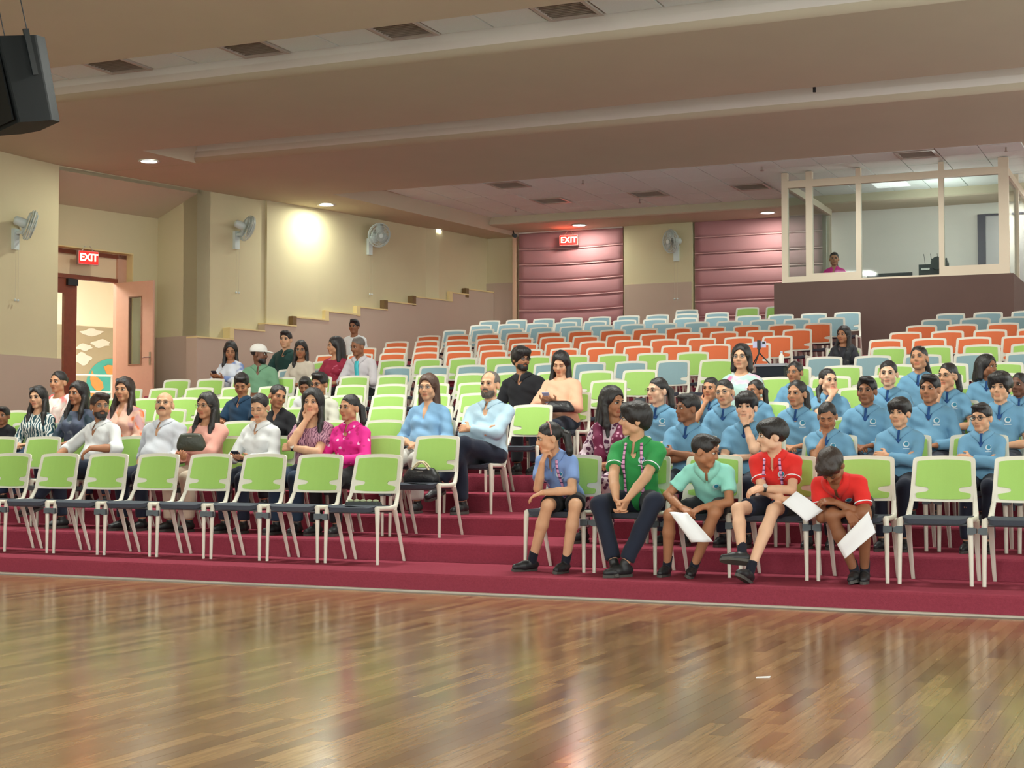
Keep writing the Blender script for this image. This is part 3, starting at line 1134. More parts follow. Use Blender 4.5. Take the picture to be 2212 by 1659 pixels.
# ------------------------------------------------------------------ glazed control booth
YK = 25.9
bz = at(1672, 612, Y=YK).z
bx0, bx1 = at(1672, 640, Y=YK).x, at(2190, 640, Y=YK).x
booth = empty('control_booth', ((bx0 + bx1) / 2, YK, 0))
booth.location = (0, 0, 0)
tag(booth, 'glazed control booth with a dark brown base at the top of the tiers', 'control booth')
MB().box((bx0, YK, 2.0), (bx1, YK + .1, bz)).build('base_panel', M_BROWN, booth)
MB().box((bx0, YK + .1, 2.0), (bx0 + .1, 29.5, bz)).build('base_panel', M_BROWN, booth)
MB().box((bx1 - .1, YK + .1, 2.0), (bx1, 29.5, bz)).build('base_panel', M_BROWN, booth)
MB().box((bx0 + .1, YK + .1, 2.6), (bx1 - .1, 29.5, 2.75)).build('booth_floor', M_CARPET, booth)
M_BFR = mat('booth_frame_cream', rgb(216, 202, 178), .6, noise=(3, .03))
yf = YK + .06


def bx(px):
    return at(px, 500, Y=yf).x


zt = ZC - .02
zr0 = at(1780, 402, Y=yf).z
posts = [(1690, 1703), (1742, 1756), (1850, 1861), (2029, 2040), (2158, 2180)]
for a, b in posts:
    MB().box((bx(a), yf - .05, bz - .05), (bx(b), yf + .05, zt)).build('frame_post', M_BFR, booth)
zs_ = [(1703, 1742, bz + .1), (1756, 1850, bz + .14), (1861, 2029, bz + .03), (2040, 2158, bz + .16)]
for (a, b, z) in zs_:
    MB().box((bx(a), yf - .05, bz - .04), (bx(b), yf + .05, z)).build('frame_sill', M_BFR, booth)
    MB().box((bx(a), yf - .05, zr0), (bx(b), yf + .05, zr0 + .12)).build('frame_head', M_BFR, booth)
    MB().box((bx(a), yf - .005, z), (bx(b), yf + .005, zr0)).build('pane', glass_mat('clear_pane'), booth)
for x, nm in ((bx(1690) + .05, 0), (bx(2178) - .05, 1)):
    for y0_, y1_ in ((yf + .05, 27.7), (27.7, 29.4)):
        MB().box((x - .005, y0_, bz), (x + .005, y1_, zr0)).build('pane', glass_mat('clear_pane'), booth)
        MB().box((x - .04, y1_ - .06, bz), (x + .04, y1_, zt)).build('frame_post', M_BFR, booth)
    MB().box((x - .05, yf, zr0), (x + .05, 29.4, zr0 + .12)).build('frame_head', M_BFR, booth)
    MB().box((x - .05, yf, bz - .02), (x + .05, 29.4, bz + .04)).build('frame_sill', M_BFR, booth)
MB().box((bx(1756), yf + .1, bz - .12), (bx(2160), yf + .75, bz - .07)).build('desk_top', M_BROWN, booth)
# dark door frame and cabinet seen through the booth
xd = at(2112, 500, Y=YB - .3).x
dm = empty('door_2', (0, 0, 0))
tag(dm, 'dark framed door in the white partition behind the booth', kind='structure')
zdt = at(2112, 464, Y=YB - .3).z
MB().box((xd, YB - .33, 2.0), (xd + .14, YB - .25, zdt)).build('door_frame', mat('slate_frame', rgb(74, 72, 84), .5), dm)
MB().box((xd + .14, YB - .33, zdt - .03), (xd + 1.2, YB - .25, zdt)).build('door_frame', MATS['slate_frame'], dm)
MB().box((xd + .14, YB - .30, 2.0), (xd + 1.1, YB - .26, zdt - .03)).build('leaf_panel', mat('pale_grey_leaf', rgb(186, 182, 182), .5, noise=(3, .04)), dm)
lp = bpy.data.lights.new('booth_lamp', 'POINT')
lp.energy, lp.shadow_soft_size, lp.color = 20, .15, (1.0, 0.99, .92)
o = bpy.data.objects.new('booth_lamp', lp)
COL.objects.link(o)
o.location = (bx(1990), 27.8, 4.9)

# equipment on the booth desk
zdk = bz - .07


def desk_item(name, label, cat, x0, x1, ztop, y0, y1, parts):
    r = empty(name, (0, 0, 0))
    tag(r, label, cat)
    parts(r, bx(x0), bx(x1), ztop, y0, y1)


def mon(r, x0, x1, zt_, y0, y1):
    MB().box((x0, y0, zt_ - .30), (x1, y0 + .03, zt_)).build('screen_back', M_DARK, r)
    MB().box(((x0 + x1) / 2 - .03, y0 + .03, zdk), ((x0 + x1) / 2 + .03, y0 + .06, zt_ - .05)).build('stand_neck', M_DARK, r)
    MB().box(((x0 + x1) / 2 - .14, y0 - .05, zdk), ((x0 + x1) / 2 + .14, y0 + .16, zdk + .015)).build('stand_foot', M_DARK, r)


desk_item('monitor', 'wide black monitor seen from behind on the booth desk', 'monitor', 1865, 1964, bz + .12, yf + .25, 0, mon)


def amp(r, x0, x1, zt_, y0, y1):
    MB().box((x0, y0, zdk), (x1, y0 + .4, zt_)).build('rack_case', mat('case_dark', rgb(40, 50, 48), .5, noise=(20, .3)), r)
    for k in range(4):
        MB().tube([(x0 + .06 + k * (x1 - x0 - .1) / 4, y0 - .015, zt_ - .08), (x0 + .06 + k * (x1 - x0 - .1) / 4, y0, zt_ - .08)], .02, 8).build('rack_knob', M_STEEL, r)
    for k in range(3):
        MB().tube([(x0 + .08 + .11 * k, y0 + .2, zt_), (x0 + .05 + .11 * k, y0 + .22, zt_ + .2)], .004, 5).build('antenna', M_DARK, r)


desk_item('audio_rack', 'dark audio rack with antennas on the booth desk', 'audio rack', 1978, 2010, bz + .24, yf + .25, 0, amp)


def spot(r, x0, x1, zt_, y0, y1):
    c = (x0 + x1) / 2
    MB().box((x0, y0, zdk), (x1, y0 + .3, zt_ - .2)).build('lamp_base', M_DARK, r)
    MB().tube([(c, y0 - .06, zt_ - .12), (c, y0 + .3, zt_ - .12)], [.11, .14], 14).build('lamp_head', MATS['case_dark'], r)
    MB().obox((x0 + .01, y0 + .15, zt_ - .14), (.008, 0, 0), (0, .03, 0), (0, 0, .12)).build('lamp_yoke', M_DARK, r)
    MB().obox((x1 - .01, y0 + .15, zt_ - .14), (.008, 0, 0), (0, .03, 0), (0, 0, .12)).build('lamp_yoke', M_DARK, r)


desk_item('stage_lamp', 'dark moving-head lamp on the booth desk beside the rack', 'stage lamp', 2004, 2038, bz + .36, yf + .2, 0, spot)
desk_item('mixer_desk', 'long black mixing desk at the far end of the booth', 'mixer', 2044, 2156, bz + .18, yf + .3, 0, lambda r, x0, x1, z, y0, y1: (
    MB().prism([(y0, zdk), (y0 + .5, zdk), (y0 + .5, z), (y0, z - .05)], lambda y, z_: (x1, y, z_), lambda y, z_: (x0, y, z_)).build('mixer_body', M_DARK, r),
    [MB().box((x0 + .06 + k * (x1 - x0 - .1) / 10, y0 + .1, z - .02), (x0 + .08 + k * (x1 - x0 - .1) / 10, y0 + .14, z + .02)).build('fader', M_STEEL, r) for k in range(10)]))
# ------------------------------------------------------------------ stacking chairs
M_CHW = mat('chair_white_plastic', rgb(226, 222, 208), .42, noise=(5, .02))
M_SEAT = mat('charcoal_seat_fabric', rgb(66, 72, 84), .85, noise=(120, .18), bump=(500, .4))
M_CLIP = mat('gang_clip_grey', rgb(86, 96, 102), .5)
PADS = {'green': mat('lime_green_pad', rgb(164, 208, 104), .6, noise=(150, .03), bump=(500, .08)),
        'orange': mat('orange_pad', rgb(222, 108, 58), .6, noise=(150, .04), bump=(500, .08)),
        'blue': mat('pale_blue_pad', rgb(140, 172, 180), .6, noise=(150, .04), bump=(500, .08))}
BT = math.atan2(.075, .31)                       # lean of the back
by0, bz0 = .365, .552                           # lower edge of the back


def back_pt(x, h, off=0.0):
    """point on the back at height h above its lower edge; off is forward of the sheet; the sheet is bowed"""
    bow = .035 * (1 - (x / .24) ** 2)
    y = by0 + h * math.sin(BT) * .98 + bow - off * math.cos(BT)
    return (x, y, bz0 + h * math.cos(BT) - off * math.sin(BT) * -1 * .0)


H_ = .315
outer = []
for k in range(9):
    u = -1 + 2 * k / 8
    outer.append((.228 * u, -.004 * (1 - u * u)))
for k in range(9):
    u = 1 - 2 * k / 8
    outer.append((.212 * u, H_ + .014 * (1 - u * u)))
outer = round_poly(outer, [.012] + [0] * 7 + [.012, .035] + [0] * 7 + [.035], 3)


def bowed(poly, o0, o1):
    """prism of a flat outline cut into upright strips and then bent to the bow of the back"""
    bm = bmesh.new()
    a = [bm.verts.new((x, h, o1)) for x, h in poly]
    b = [bm.verts.new((x, h, o0)) for x, h in poly]
    n = len(poly)
    bm.faces.new(a)
    bm.faces.new(b[::-1])
    for k in range(n):
        bm.faces.new((b[k], b[(k + 1) % n], a[(k + 1) % n], a[k]))
    for x in [-.18 + .06 * k for k in range(7)]:
        bmesh.ops.bisect_plane(bm, geom=bm.verts[:] + bm.edges[:] + bm.faces[:], plane_co=(x, 0, 0), plane_no=(1, 0, 0))
    bmesh.ops.triangulate(bm, faces=[f for f in bm.faces if len(f.verts) > 4])
    V = [back_pt(*v.co) for v in bm.verts]
    bm.verts.index_update()
    F = [tuple(v.index for v in f.verts) for f in bm.faces]
    bm.free()
    return MB().add(V, F)


bk = bowed(outer, -.012, .006)
for sx in (-1, 1):
    bk.tube([back_pt(sx * .205, .16, -.006), back_pt(sx * .216, .0, -.006), (sx * .226, by0 - .035, .47), (sx * .228, by0 - .07, .435)], [.014, .017, .02, .022], 8, flat=.75)
ME_BACK = bk.mesh('backrest_frame', M_CHW)
notch = []
L_ = [(-.19, .018), (.19, .018), (.197, .036), (.198, .062), (.115, .075), (.098, .092), (.115, .109), (.196, .118), (.186, H_ - .03)]
pad = [(-.182, .022)] + [(.182 * (k / 4 - .5) * 2, .02 - .006 * (1 - ((k / 4 - .5) * 2) ** 2)) for k in range(1, 4)] + [(.182, .022), (.19, .058), (.112, .07), (.1, .085), (.112, .1), (.192, .11), (.182, H_ - .026)] + \
      [(.182 * (1 - k / 2), H_ - .026 + .012 * (1 - (1 - k / 2) ** 2)) for k in range(1, 4)] + [(-.182, H_ - .026), (-.192, .11), (-.112, .1), (-.1, .085), (-.112, .07), (-.19, .058)]
pad = round_poly(pad, .012, 2)
pm = bowed(pad, .004, .012)
ME_PAD = {c: pm.mesh('backrest_pad', m) for c, m in PADS.items()}
sq = round_poly([(-.215, -.035), (.215, -.035), (.222, .34), (-.222, .34)], [.05, .05, .03, .03], 4)
st = MB()
n_ = len(sq)


def seat_z(x, y):
    return .455 + .012 * (abs(x) / .22) ** 2 - (.018 * max(0, (.06 - y) / .1) ** 2) - .008 * (y / .34)


top, bot = [(x, y, seat_z(x, y)) for x, y in sq], [(x * .96, y * .97 + .005, seat_z(x, y) - .034) for x, y in sq]
ct = (0, .16, seat_z(0, .16) - .006)
st.add(top + [ct], [(i, (i + 1) % n_, n_) for i in range(n_)], True)
st.add(bot + top, [(i, (i + 1) % n_, n_ + (i + 1) % n_, n_ + i) for i in range(n_)], True)
st.add(bot, [tuple(range(n_))[::-1]])
ME_SEAT = st.mesh('seat', M_SEAT)
ME_LEG = {}
for sx in (-1, 1):
    ME_LEG['f', sx] = MB().tube([(sx * .238, .0, 0), (sx * .236, .003, .2), (sx * .232, .008, .40), (sx * .226, .012, .448)], [.0135, .016, .021, .024], 8, flat=.8).mesh('leg', M_CHW)
    ME_LEG['r', sx] = MB().tube([(sx * .226, .47, 0), (sx * .228, .40, .17), (sx * .23, .325, .36), (sx * .23, .285, .43)], [.0135, .016, .021, .026], 8, flat=.8).mesh('leg', M_CHW)
    ME_LEG['s', sx] = MB().tube([(sx * .226, .0, .440), (sx * .229, .08, .438), (sx * .23, .2, .436), (sx * .23, .31, .442)], [.02, .019, .019, .024], 8, flat=.7).mesh('side_rail', M_CHW)
ME_BAR = MB().tube([(-.23, .02, .41), (.23, .02, .41)], .011, 6).mesh('under_bar', M_CLIP)
cl = round_poly([(.214, -.024), (.258, -.024), (.258, -.017), (.2745, -.017), (.2745, .017), (.258, .017), (.258, .024), (.214, .024)], .004, 2)
ME_CLIP = {s_: MB().prism([(s_ * a, b) for a, b in (cl if s_ > 0 else cl[::-1])], lambda x, z: (x, .026, .37 + z), lambda x, z: (x, -.020, .37 + z)).mesh('gang_clip', M_CLIP) for s_ in (-1, 1)}
CHAIRS = {}
NCH = [0]


def chair(x, y, z, colour, label, group, clip=True, yaw=0.0, full=True):
    r = bpy.data.objects.new('stacking_chair', None)
    r.empty_display_size = .1
    COL.objects.link(r)
    r.location = (x, y, z)
    r.rotation_euler = (0, 0, yaw)
    tag(r, label, 'chair', group)
    link('seat', ME_SEAT, r)
    link('backrest_frame', ME_BACK, r)
    link('backrest_pad', ME_PAD[colour], r)
    for sx in (-1, 1):
        for k in 'fr':
            link('leg', ME_LEG[k, sx], r)
        link('side_rail', ME_LEG['s', sx], r)
    if full:
        link('under_bar', ME_BAR, r)
        link('under_bar', ME_BAR, r, (0, .28, 0))
    for s_ in (clip if isinstance(clip, tuple) else ((-1, 1) if clip else ())):
        link('gang_clip', ME_CLIP[s_], r)
    NCH[0] += 1
    return r


PITCH_C = .55
GROUPS = {'green': 'green backed chairs', 'orange': 'orange backed chairs', 'blue': 'pale blue backed chairs'}
ROWCOL_P = {i: 'green' for i in range(1, 10)}
ROWCOL_P.update({8: 'blue', 10: 'orange', 11: 'orange', 12: 'orange', 13: 'orange', 14: 'blue', 15: 'blue', 16: 'blue'})
# parents' block: x of the aisle-side edge of the last back, and how many chairs
EDGE = {1: -5.99, 2: -5.95, 3: -5.93, 4: -5.90, 5: -5.88, 6: -5.84, 7: -5.82, 8: -5.74, 9: -5.80, 10: -5.25, 11: -5.20, 12: -5.16, 13: -5.09, 14: -5.10, 15: -5.06, 16: -7.55}
LEFTX = {1: -10.6, 2: -11.6, 3: -12.4, 4: -13.2, 5: -12.9, 6: -13.1, 7: -12.9, 8: -12.7, 9: -12.6, 10: -12.6, 11: -12.5, 12: -12.4, 13: -12.4, 14: -12.3, 15: -12.3, 16: -12.3}
SEATS = {}
for i in range(1, 17):
    xc = EDGE[i] - .215
    j = 1
    while xc > LEFTX[i]:
        c = ROWCOL_P[i]
        SEATS['p', i, j] = chair(xc, Yrow(i), Ztier(i), c, f"{c} backed white chair, {ORD[j]} from the aisle in the {ORD[i]} row of the parents' block", GROUPS[c], clip=(() if i > 9 else (-1,) if j == 1 else (-1, 1)), full=i < 8)
        xc -= PITCH_C
        j += 1
    SEATS['p', i, 'n'] = j - 1
# students' block
ROWCOL_S = {1: 'green', 2: 'green', 3: 'green', 4: 'green', 5: 'green', 6: 'green', 7: 'green', 8: 'blue', 9: 'green', 10: 'orange', 11: 'orange', 12: 'orange', 13: 'blue', 14: 'blue'}
EDGE_S = {1: None, 2: -4.615, 3: -4.605, 4: -4.515, 5: -4.415, 6: -4.355, 7: -4.435, 8: -4.30, 9: -4.28, 10: -3.95, 11: -3.87, 12: -3.82, 13: -3.77, 14: -3.71}
RIGHTX = {1: .6, 2: .6, 3: .3, 4: .1, 5: 0, 6: 0, 7: -.1, 8: -.2, 9: -.2, 10: -.4, 11: -.5, 12: -.6, 13: -.8, 14: -1.0}
x1_ = at(1939.5, 1263, Z=Ztier(1)).x + .238
for i in range(1, 15):
    xc = (x1_ - 5 * .557) if i == 1 else EDGE_S[i] + .215
    p_ = .557 if i == 1 else .568 if i < 9 else PITCH_C
    j = 1
    while xc < RIGHTX[i]:
        c = ROWCOL_S[i]
        SEATS['s', i, j] = chair(xc, Yrow(i), Ztier(i), c, f"{c} backed white chair, {ORD[j]} from the aisle in the {ORD[i]} row of the students' block", GROUPS[c], clip=(() if i > 9 else (1,) if j == 1 else (-1, 1)), full=i < 8)
        xc += p_
        j += 1
# chairs at the very back and the odd one near the tripod
for px, py, c, lab in ((1484, 666, 'blue', 'pale blue backed chair standing alone against the pier at the very back'), (1615, 661, 'green', 'green backed chair before the pink blind at the very back'), (1680, 659, 'green', 'green backed chair half hidden by the booth base at the very back')):
    q = at(px, py, Y=Yrow(17) + .44)
    chair(q.x, Yrow(17), Ztier(17), c, lab, GROUPS[c], clip=False, full=False)
chair(EDGE[8] + .335, Yrow(8) + .02, Ztier(8), 'green', "green backed chair at the aisle end of the pale blue eighth row", GROUPS['green'], clip=False, full=False)
# ------------------------------------------------------------------ figures: smooth distance fields turned into continuous surfaces
def v3(*a):
    return np.array(a, np.float64)


def Rx(a):
    c, s = math.cos(a), math.sin(a)
    return np.array([[1, 0, 0], [0, c, -s], [0, s, c]])


def Ry(a):
    c, s = math.cos(a), math.sin(a)
    return np.array([[c, 0, s], [0, 1, 0], [-s, 0, c]])


def Rz(a):
    c, s = math.cos(a), math.sin(a)
    return np.array([[c, -s, 0], [s, c, 0], [0, 0, 1]])


I3 = np.eye(3)


def cap(a, b, ra, rb=None, k=.015, op='u', cut0=False, cut1=False):
    return dict(t='c', a=np.asarray(a, float), b=np.asarray(b, float), ra=ra, rb=ra if rb is None else rb, k=k, op=op, cut0=cut0, cut1=cut1)


def ell(c, r, R=I3, k=.015, op='u'):
    return dict(t='e', c=np.asarray(c, float), r=np.asarray(r, float), R=R, k=k, op=op)


def moved(prims, R, o, s=1.0):
    out = []
    for p in prims:
        q = dict(p)
        if p['t'] == 'c':
            q['a'], q['b'] = o + R @ (p['a'] * s), o + R @ (p['b'] * s)
            q['ra'], q['rb'] = p['ra'] * s, p['rb'] * s
        else:
            q['c'], q['r'], q['R'] = o + R @ (p['c'] * s), p['r'] * s, R @ p['R']
        q['k'] = p['k'] * s
        out.append(q)
    return out


def prim_d(p, X, Y, Z):
    if p['t'] == 'c':
        a, b = p['a'], p['b']
        ba = b - a
        L2 = max(float(ba @ ba), 1e-12)
        px, py, pz = X - a[0], Y - a[1], Z - a[2]
        tt = (px * ba[0] + py * ba[1] + pz * ba[2]) / L2
        t = np.clip(tt, 0, 1)
        qx, qy, qz = px - ba[0] * t, py - ba[1] * t, pz - ba[2] * t
        d = np.sqrt(qx * qx + qy * qy + qz * qz) - (p['ra'] + (p['rb'] - p['ra']) * t)
        L = math.sqrt(L2)
        if p['cut1']:
            d = np.maximum(d, (tt - 1) * L)
        if p['cut0']:
            d = np.maximum(d, -tt * L)
        return d
    c, r, R = p['c'], p['r'], p['R']
    px, py, pz = X - c[0], Y - c[1], Z - c[2]
    if R is not I3:
        px, py, pz = R[0, 0] * px + R[1, 0] * py + R[2, 0] * pz, R[0, 1] * px + R[1, 1] * py + R[2, 1] * pz, R[0, 2] * px + R[1, 2] * py + R[2, 2] * pz
    ax, ay, az = px / r[0], py / r[1], pz / r[2]
    k0 = np.sqrt(ax * ax + ay * ay + az * az)
    bx_, by_, bz_ = ax / r[0], ay / r[1], az / r[2]
    k1 = np.sqrt(bx_ * bx_ + by_ * by_ + bz_ * bz_)
    return k0 * (k0 - 1) / np.maximum(k1, 1e-9)


def box_of(p):
    if p['t'] == 'c':
        lo = np.minimum(p['a'] - p['ra'], p['b'] - p['rb'])
        hi = np.maximum(p['a'] + p['ra'], p['b'] + p['rb'])
    else:
        e = np.sqrt(((p['R'] * p['r']) ** 2).sum(1))
        lo, hi = p['c'] - e, p['c'] + e
    return lo, hi


def comb(D, d, k, op):
    if op == 'u':
        h = np.clip(.5 + .5 * (D - d) / k, 0, 1)
        return D + (d - D) * h - k * h * (1 - h)
    if op == 'i':
        return np.maximum(D, d)
    h = np.clip(.5 - .5 * (D + d) / k, 0, 1)
    return D + (-d - D) * h + k * h * (1 - h)


def sdf_pts(prims, P):
    P = np.asarray(P, float)
    D = np.full(len(P), .3)
    for p in prims:
        D = comb(D, prim_d(p, P[:, 0], P[:, 1], P[:, 2]), p['k'], p['op'])
    return D


def project(prims, P, d, off=.003):
    """walk points P along direction d until they meet the surface"""
    P = np.array(P, float)
    d = np.asarray(d, float)
    d = d / np.linalg.norm(d)
    for _ in range(40):
        s = sdf_pts(prims, P) - off
        P = P + d * np.clip(s, -.02, .05)[:, None] * .8
    return P


def axis_pts(lo, hi, coarse, fine, spans):
    out = [lo]
    x = lo
    while x < hi:
        x += fine if any(a - coarse < x < b for a, b in spans) else coarse
        out.append(x)
    return np.array(out, np.float32)


def surface(prims, coarse, fine=None, spans=None, noise=None):
    us = [p for p in prims if p['op'] == 'u']
    los, his = zip(*[box_of(p) for p in us])
    lo, hi = np.min(los, 0) - 2.5 * coarse, np.max(his, 0) + 2.5 * coarse
    if spans is None:
        axs = [np.arange(lo[i], hi[i] + coarse, coarse, dtype=np.float32) for i in range(3)]
    else:
        axs = [axis_pts(lo[i], hi[i], coarse, fine, [(s[0][i], s[1][i]) for s in spans]) for i in range(3)]
    xs, ys, zs = axs
    D = np.full((len(xs), len(ys), len(zs)), .06, np.float32)
    for p in prims:
        a, b = box_of(p)
        mg = p['k'] + 2.2 * coarse
        i0, i1 = np.searchsorted(xs, a[0] - mg), np.searchsorted(xs, b[0] + mg)
        j0, j1 = np.searchsorted(ys, a[1] - mg), np.searchsorted(ys, b[1] + mg)
        k0, k1 = np.searchsorted(zs, a[2] - mg), np.searchsorted(zs, b[2] + mg)
        if p['op'] == 'i':
            D = np.maximum(D, prim_d(p, xs[:, None, None], ys[None, :, None], zs[None, None, :]).astype(np.float32))
            continue
        if i0 >= i1 or j0 >= j1 or k0 >= k1:
            continue
        d = prim_d(p, xs[i0:i1, None, None], ys[None, j0:j1, None], zs[None, None, k0:k1])
        D[i0:i1, j0:j1, k0:k1] = comb(D[i0:i1, j0:j1, k0:k1], d.astype(np.float32), p['k'], p['op'])
    if noise is not None:
        D = D + noise(xs[:, None, None], ys[None, :, None], zs[None, None, :]).astype(np.float32)
    s = D < 0
    s[0], s[-1], s[:, 0], s[:, -1], s[:, :, 0], s[:, :, -1] = 0, 0, 0, 0, 0, 0
    cnt = np.zeros(tuple(n - 1 for n in s.shape), np.int8)
    cs = [(a, b, c) for a in (0, 1) for b in (0, 1) for c in (0, 1)]
    sh = s.shape
    for a, b, c in cs:
        cnt += s[a:sh[0] - 1 + a, b:sh[1] - 1 + b, c:sh[2] - 1 + c]
    act = (cnt > 0) & (cnt < 8)
    I, J, K = np.nonzero(act)
    idx = np.full(act.shape, -1, np.int32)
    idx[I, J, K] = np.arange(len(I))
    vals = {c: D[I + c[0], J + c[1], K + c[2]] for c in cs}
    pos = np.zeros((len(I), 3), np.float32)
    num = np.zeros(len(I), np.float32)
    for c in cs:
        for ax in range(3):
            if c[ax] == 0:
                e = list(c)
                e[ax] = 1
                v0, v1 = vals[c], vals[tuple(e)]
                m = (v0 < 0) != (v1 < 0)
                t = np.where(m, v0 / np.where(m, v0 - v1, 1), 0)
                q = np.stack([np.full(len(I), c[0], np.float32), np.full(len(I), c[1], np.float32), np.full(len(I), c[2], np.float32)], 1)
                q[:, ax] = t
                pos += q * m[:, None]
                num += m
    pos /= np.maximum(num, 1)[:, None]
    pos[num == 0] = .5
    V = np.stack([xs[I] + pos[:, 0] * (xs[I + 1] - xs[I]), ys[J] + pos[:, 1] * (ys[J + 1] - ys[J]), zs[K] + pos[:, 2] * (zs[K + 1] - zs[K])], 1)
    Fs = []
    a = s[:-1, 1:-1, 1:-1] != s[1:, 1:-1, 1:-1]
    i, j, k = np.nonzero(a)
    inside = s[i, j + 1, k + 1]
    f = np.stack([idx[i, j, k], idx[i, j + 1, k], idx[i, j + 1, k + 1], idx[i, j, k + 1]], 1)
    f[~inside] = f[~inside][:, ::-1]
    Fs.append(f)
    a = s[1:-1, :-1, 1:-1] != s[1:-1, 1:, 1:-1]
    i, j, k = np.nonzero(a)
    inside = s[i + 1, j, k + 1]
    f = np.stack([idx[i, j, k], idx[i, j, k + 1], idx[i + 1, j, k + 1], idx[i + 1, j, k]], 1)
    f[~inside] = f[~inside][:, ::-1]
    Fs.append(f)
    a = s[1:-1, 1:-1, :-1] != s[1:-1, 1:-1, 1:]
    i, j, k = np.nonzero(a)
    inside = s[i + 1, j + 1, k]
    f = np.stack([idx[i, j, k], idx[i + 1, j, k], idx[i + 1, j + 1, k], idx[i, j + 1, k]], 1)
    f[~inside] = f[~inside][:, ::-1]
    Fs.append(f)
    F = np.concatenate(Fs)
    F = F[(F >= 0).all(1)]
    return V, F


# ------------------------------------------------------------------ skin, cloth and hair materials
def skin_mat(name, col):
    if name in MATS:
        return MATS[name]
    m = mat(name, col, .5, spec=.35, sub=.0)
    nt = m.node_tree
    b = nt.nodes['Principled BSDF']
    a = nt.nodes.new('ShaderNodeAttribute')
    a.attribute_name = 'tone'
    n = nt.nodes.new('ShaderNodeTexNoise')
    n.inputs['Scale'].default_value = 14
    mx = nt.nodes.new('ShaderNodeMix')
    mx.data_type = 'RGBA'
    mx.blend_type = 'MULTIPLY'
    mx.inputs[0].default_value = 1
    mr = nt.nodes.new('ShaderNodeMapRange')
    mr.inputs['To Min'].default_value = .88
    mr.inputs['To Max'].default_value = 1.1
    nt.links.new(n.outputs['Fac'], mr.inputs['Value'])
    nt.links.new(a.outputs['Color'], mx.inputs[6])
    nt.links.new(mr.outputs[0], mx.inputs[7])
    nt.links.new(mx.outputs[2], b.inputs['Base Color'])
    return m


M_SKIN = skin_mat('skin', (.5, .3, .2))
TONES = {'fair': rgb(226, 182, 152), 'light': rgb(212, 164, 130), 'mid': rgb(192, 140, 106), 'tan': rgb(172, 120, 88), 'brown': rgb(146, 98, 70), 'dark': rgb(112, 74, 56)}


def hair_mat(name, col):
    if name in MATS:
        return MATS[name]
    m = mat(name, col, .42, spec=.5)
    nt = m.node_tree
    b = nt.nodes['Principled BSDF']
    tc = nt.nodes.new('ShaderNodeTexCoord')
    mp = nt.nodes.new('ShaderNodeMapping')
    mp.inputs['Scale'].default_value = (150, 150, 22)
    n = nt.nodes.new('ShaderNodeTexNoise')
    n.inputs['Scale'].default_value = 1.0
    n.inputs['Detail'].default_value = 3
    nt.links.new(tc.outputs['Object'], mp.inputs[0])
    nt.links.new(mp.outputs[0], n.inputs['Vector'])
    bp = nt.nodes.new('ShaderNodeBump')
    bp.inputs['Strength'].default_value = .7
    bp.inputs['Distance'].default_value = .006
    nt.links.new(n.outputs['Fac'], bp.inputs['Height'])
    nt.links.new(bp.outputs['Normal'], b.inputs['Normal'])
    mx = nt.nodes.new('ShaderNodeMix')
    mx.data_type = 'RGBA'
    mx.inputs[6].default_value = (*[c * .6 for c in col], 1)
    mx.inputs[7].default_value = (*[min(1, c * 1.7) for c in col], 1)
    nt.links.new(n.outputs['Fac'], mx.inputs[0])
    nt.links.new(mx.outputs[2], b.inputs['Base Color'])
    return m


HAIR = {'black': hair_mat('black_hair', rgb(28, 24, 24)), 'dark': hair_mat('dark_brown_hair', rgb(44, 32, 27)), 'brown': hair_mat('brown_hair', rgb(72, 48, 36)), 'grey': hair_mat('greying_hair', rgb(92, 84, 78)),
        'beardgrey': hair_mat('greying_beard', rgb(80, 70, 62))}


def cloth(name, c, rough=.85, noise=.06):
    return mat('cloth_' + name, rgb(*c), rough, spec=.2, noise=(9, noise), bump=(34, .14), sheen=.1)


M_EYEW = mat('eye_white', rgb(225, 220, 212), .25)
M_IRIS = mat('eye_iris', rgb(38, 24, 18), .15)
M_SHOE = mat('black_shoe_leather', rgb(34, 35, 38), .45, noise=(20, .2))
M_SOLE = mat('shoe_sole', rgb(78, 76, 72), .7)
M_SOCK = cloth('sock', (30, 32, 44))
M_PHONE = mat('phone_case', rgb(40, 46, 58), .3)
M_SCREEN = mat('phone_screen_glow', rgb(120, 190, 210), .2, emit=(rgb(150, 215, 235), .8))
M_PAPER = mat('white_paper', rgb(238, 240, 244), .7)
M_METAL_BL = mat('glasses_frame_black', rgb(22, 22, 26), .3)
M_METAL_GD = mat('glasses_frame_thin', rgb(150, 128, 100), .3, metal=.7)
M_LENS = glass_mat('lens_glass', (.93, .95, .96))
M_LENSD = mat('dark_lens', rgb(40, 36, 34), .08, spec=.8)


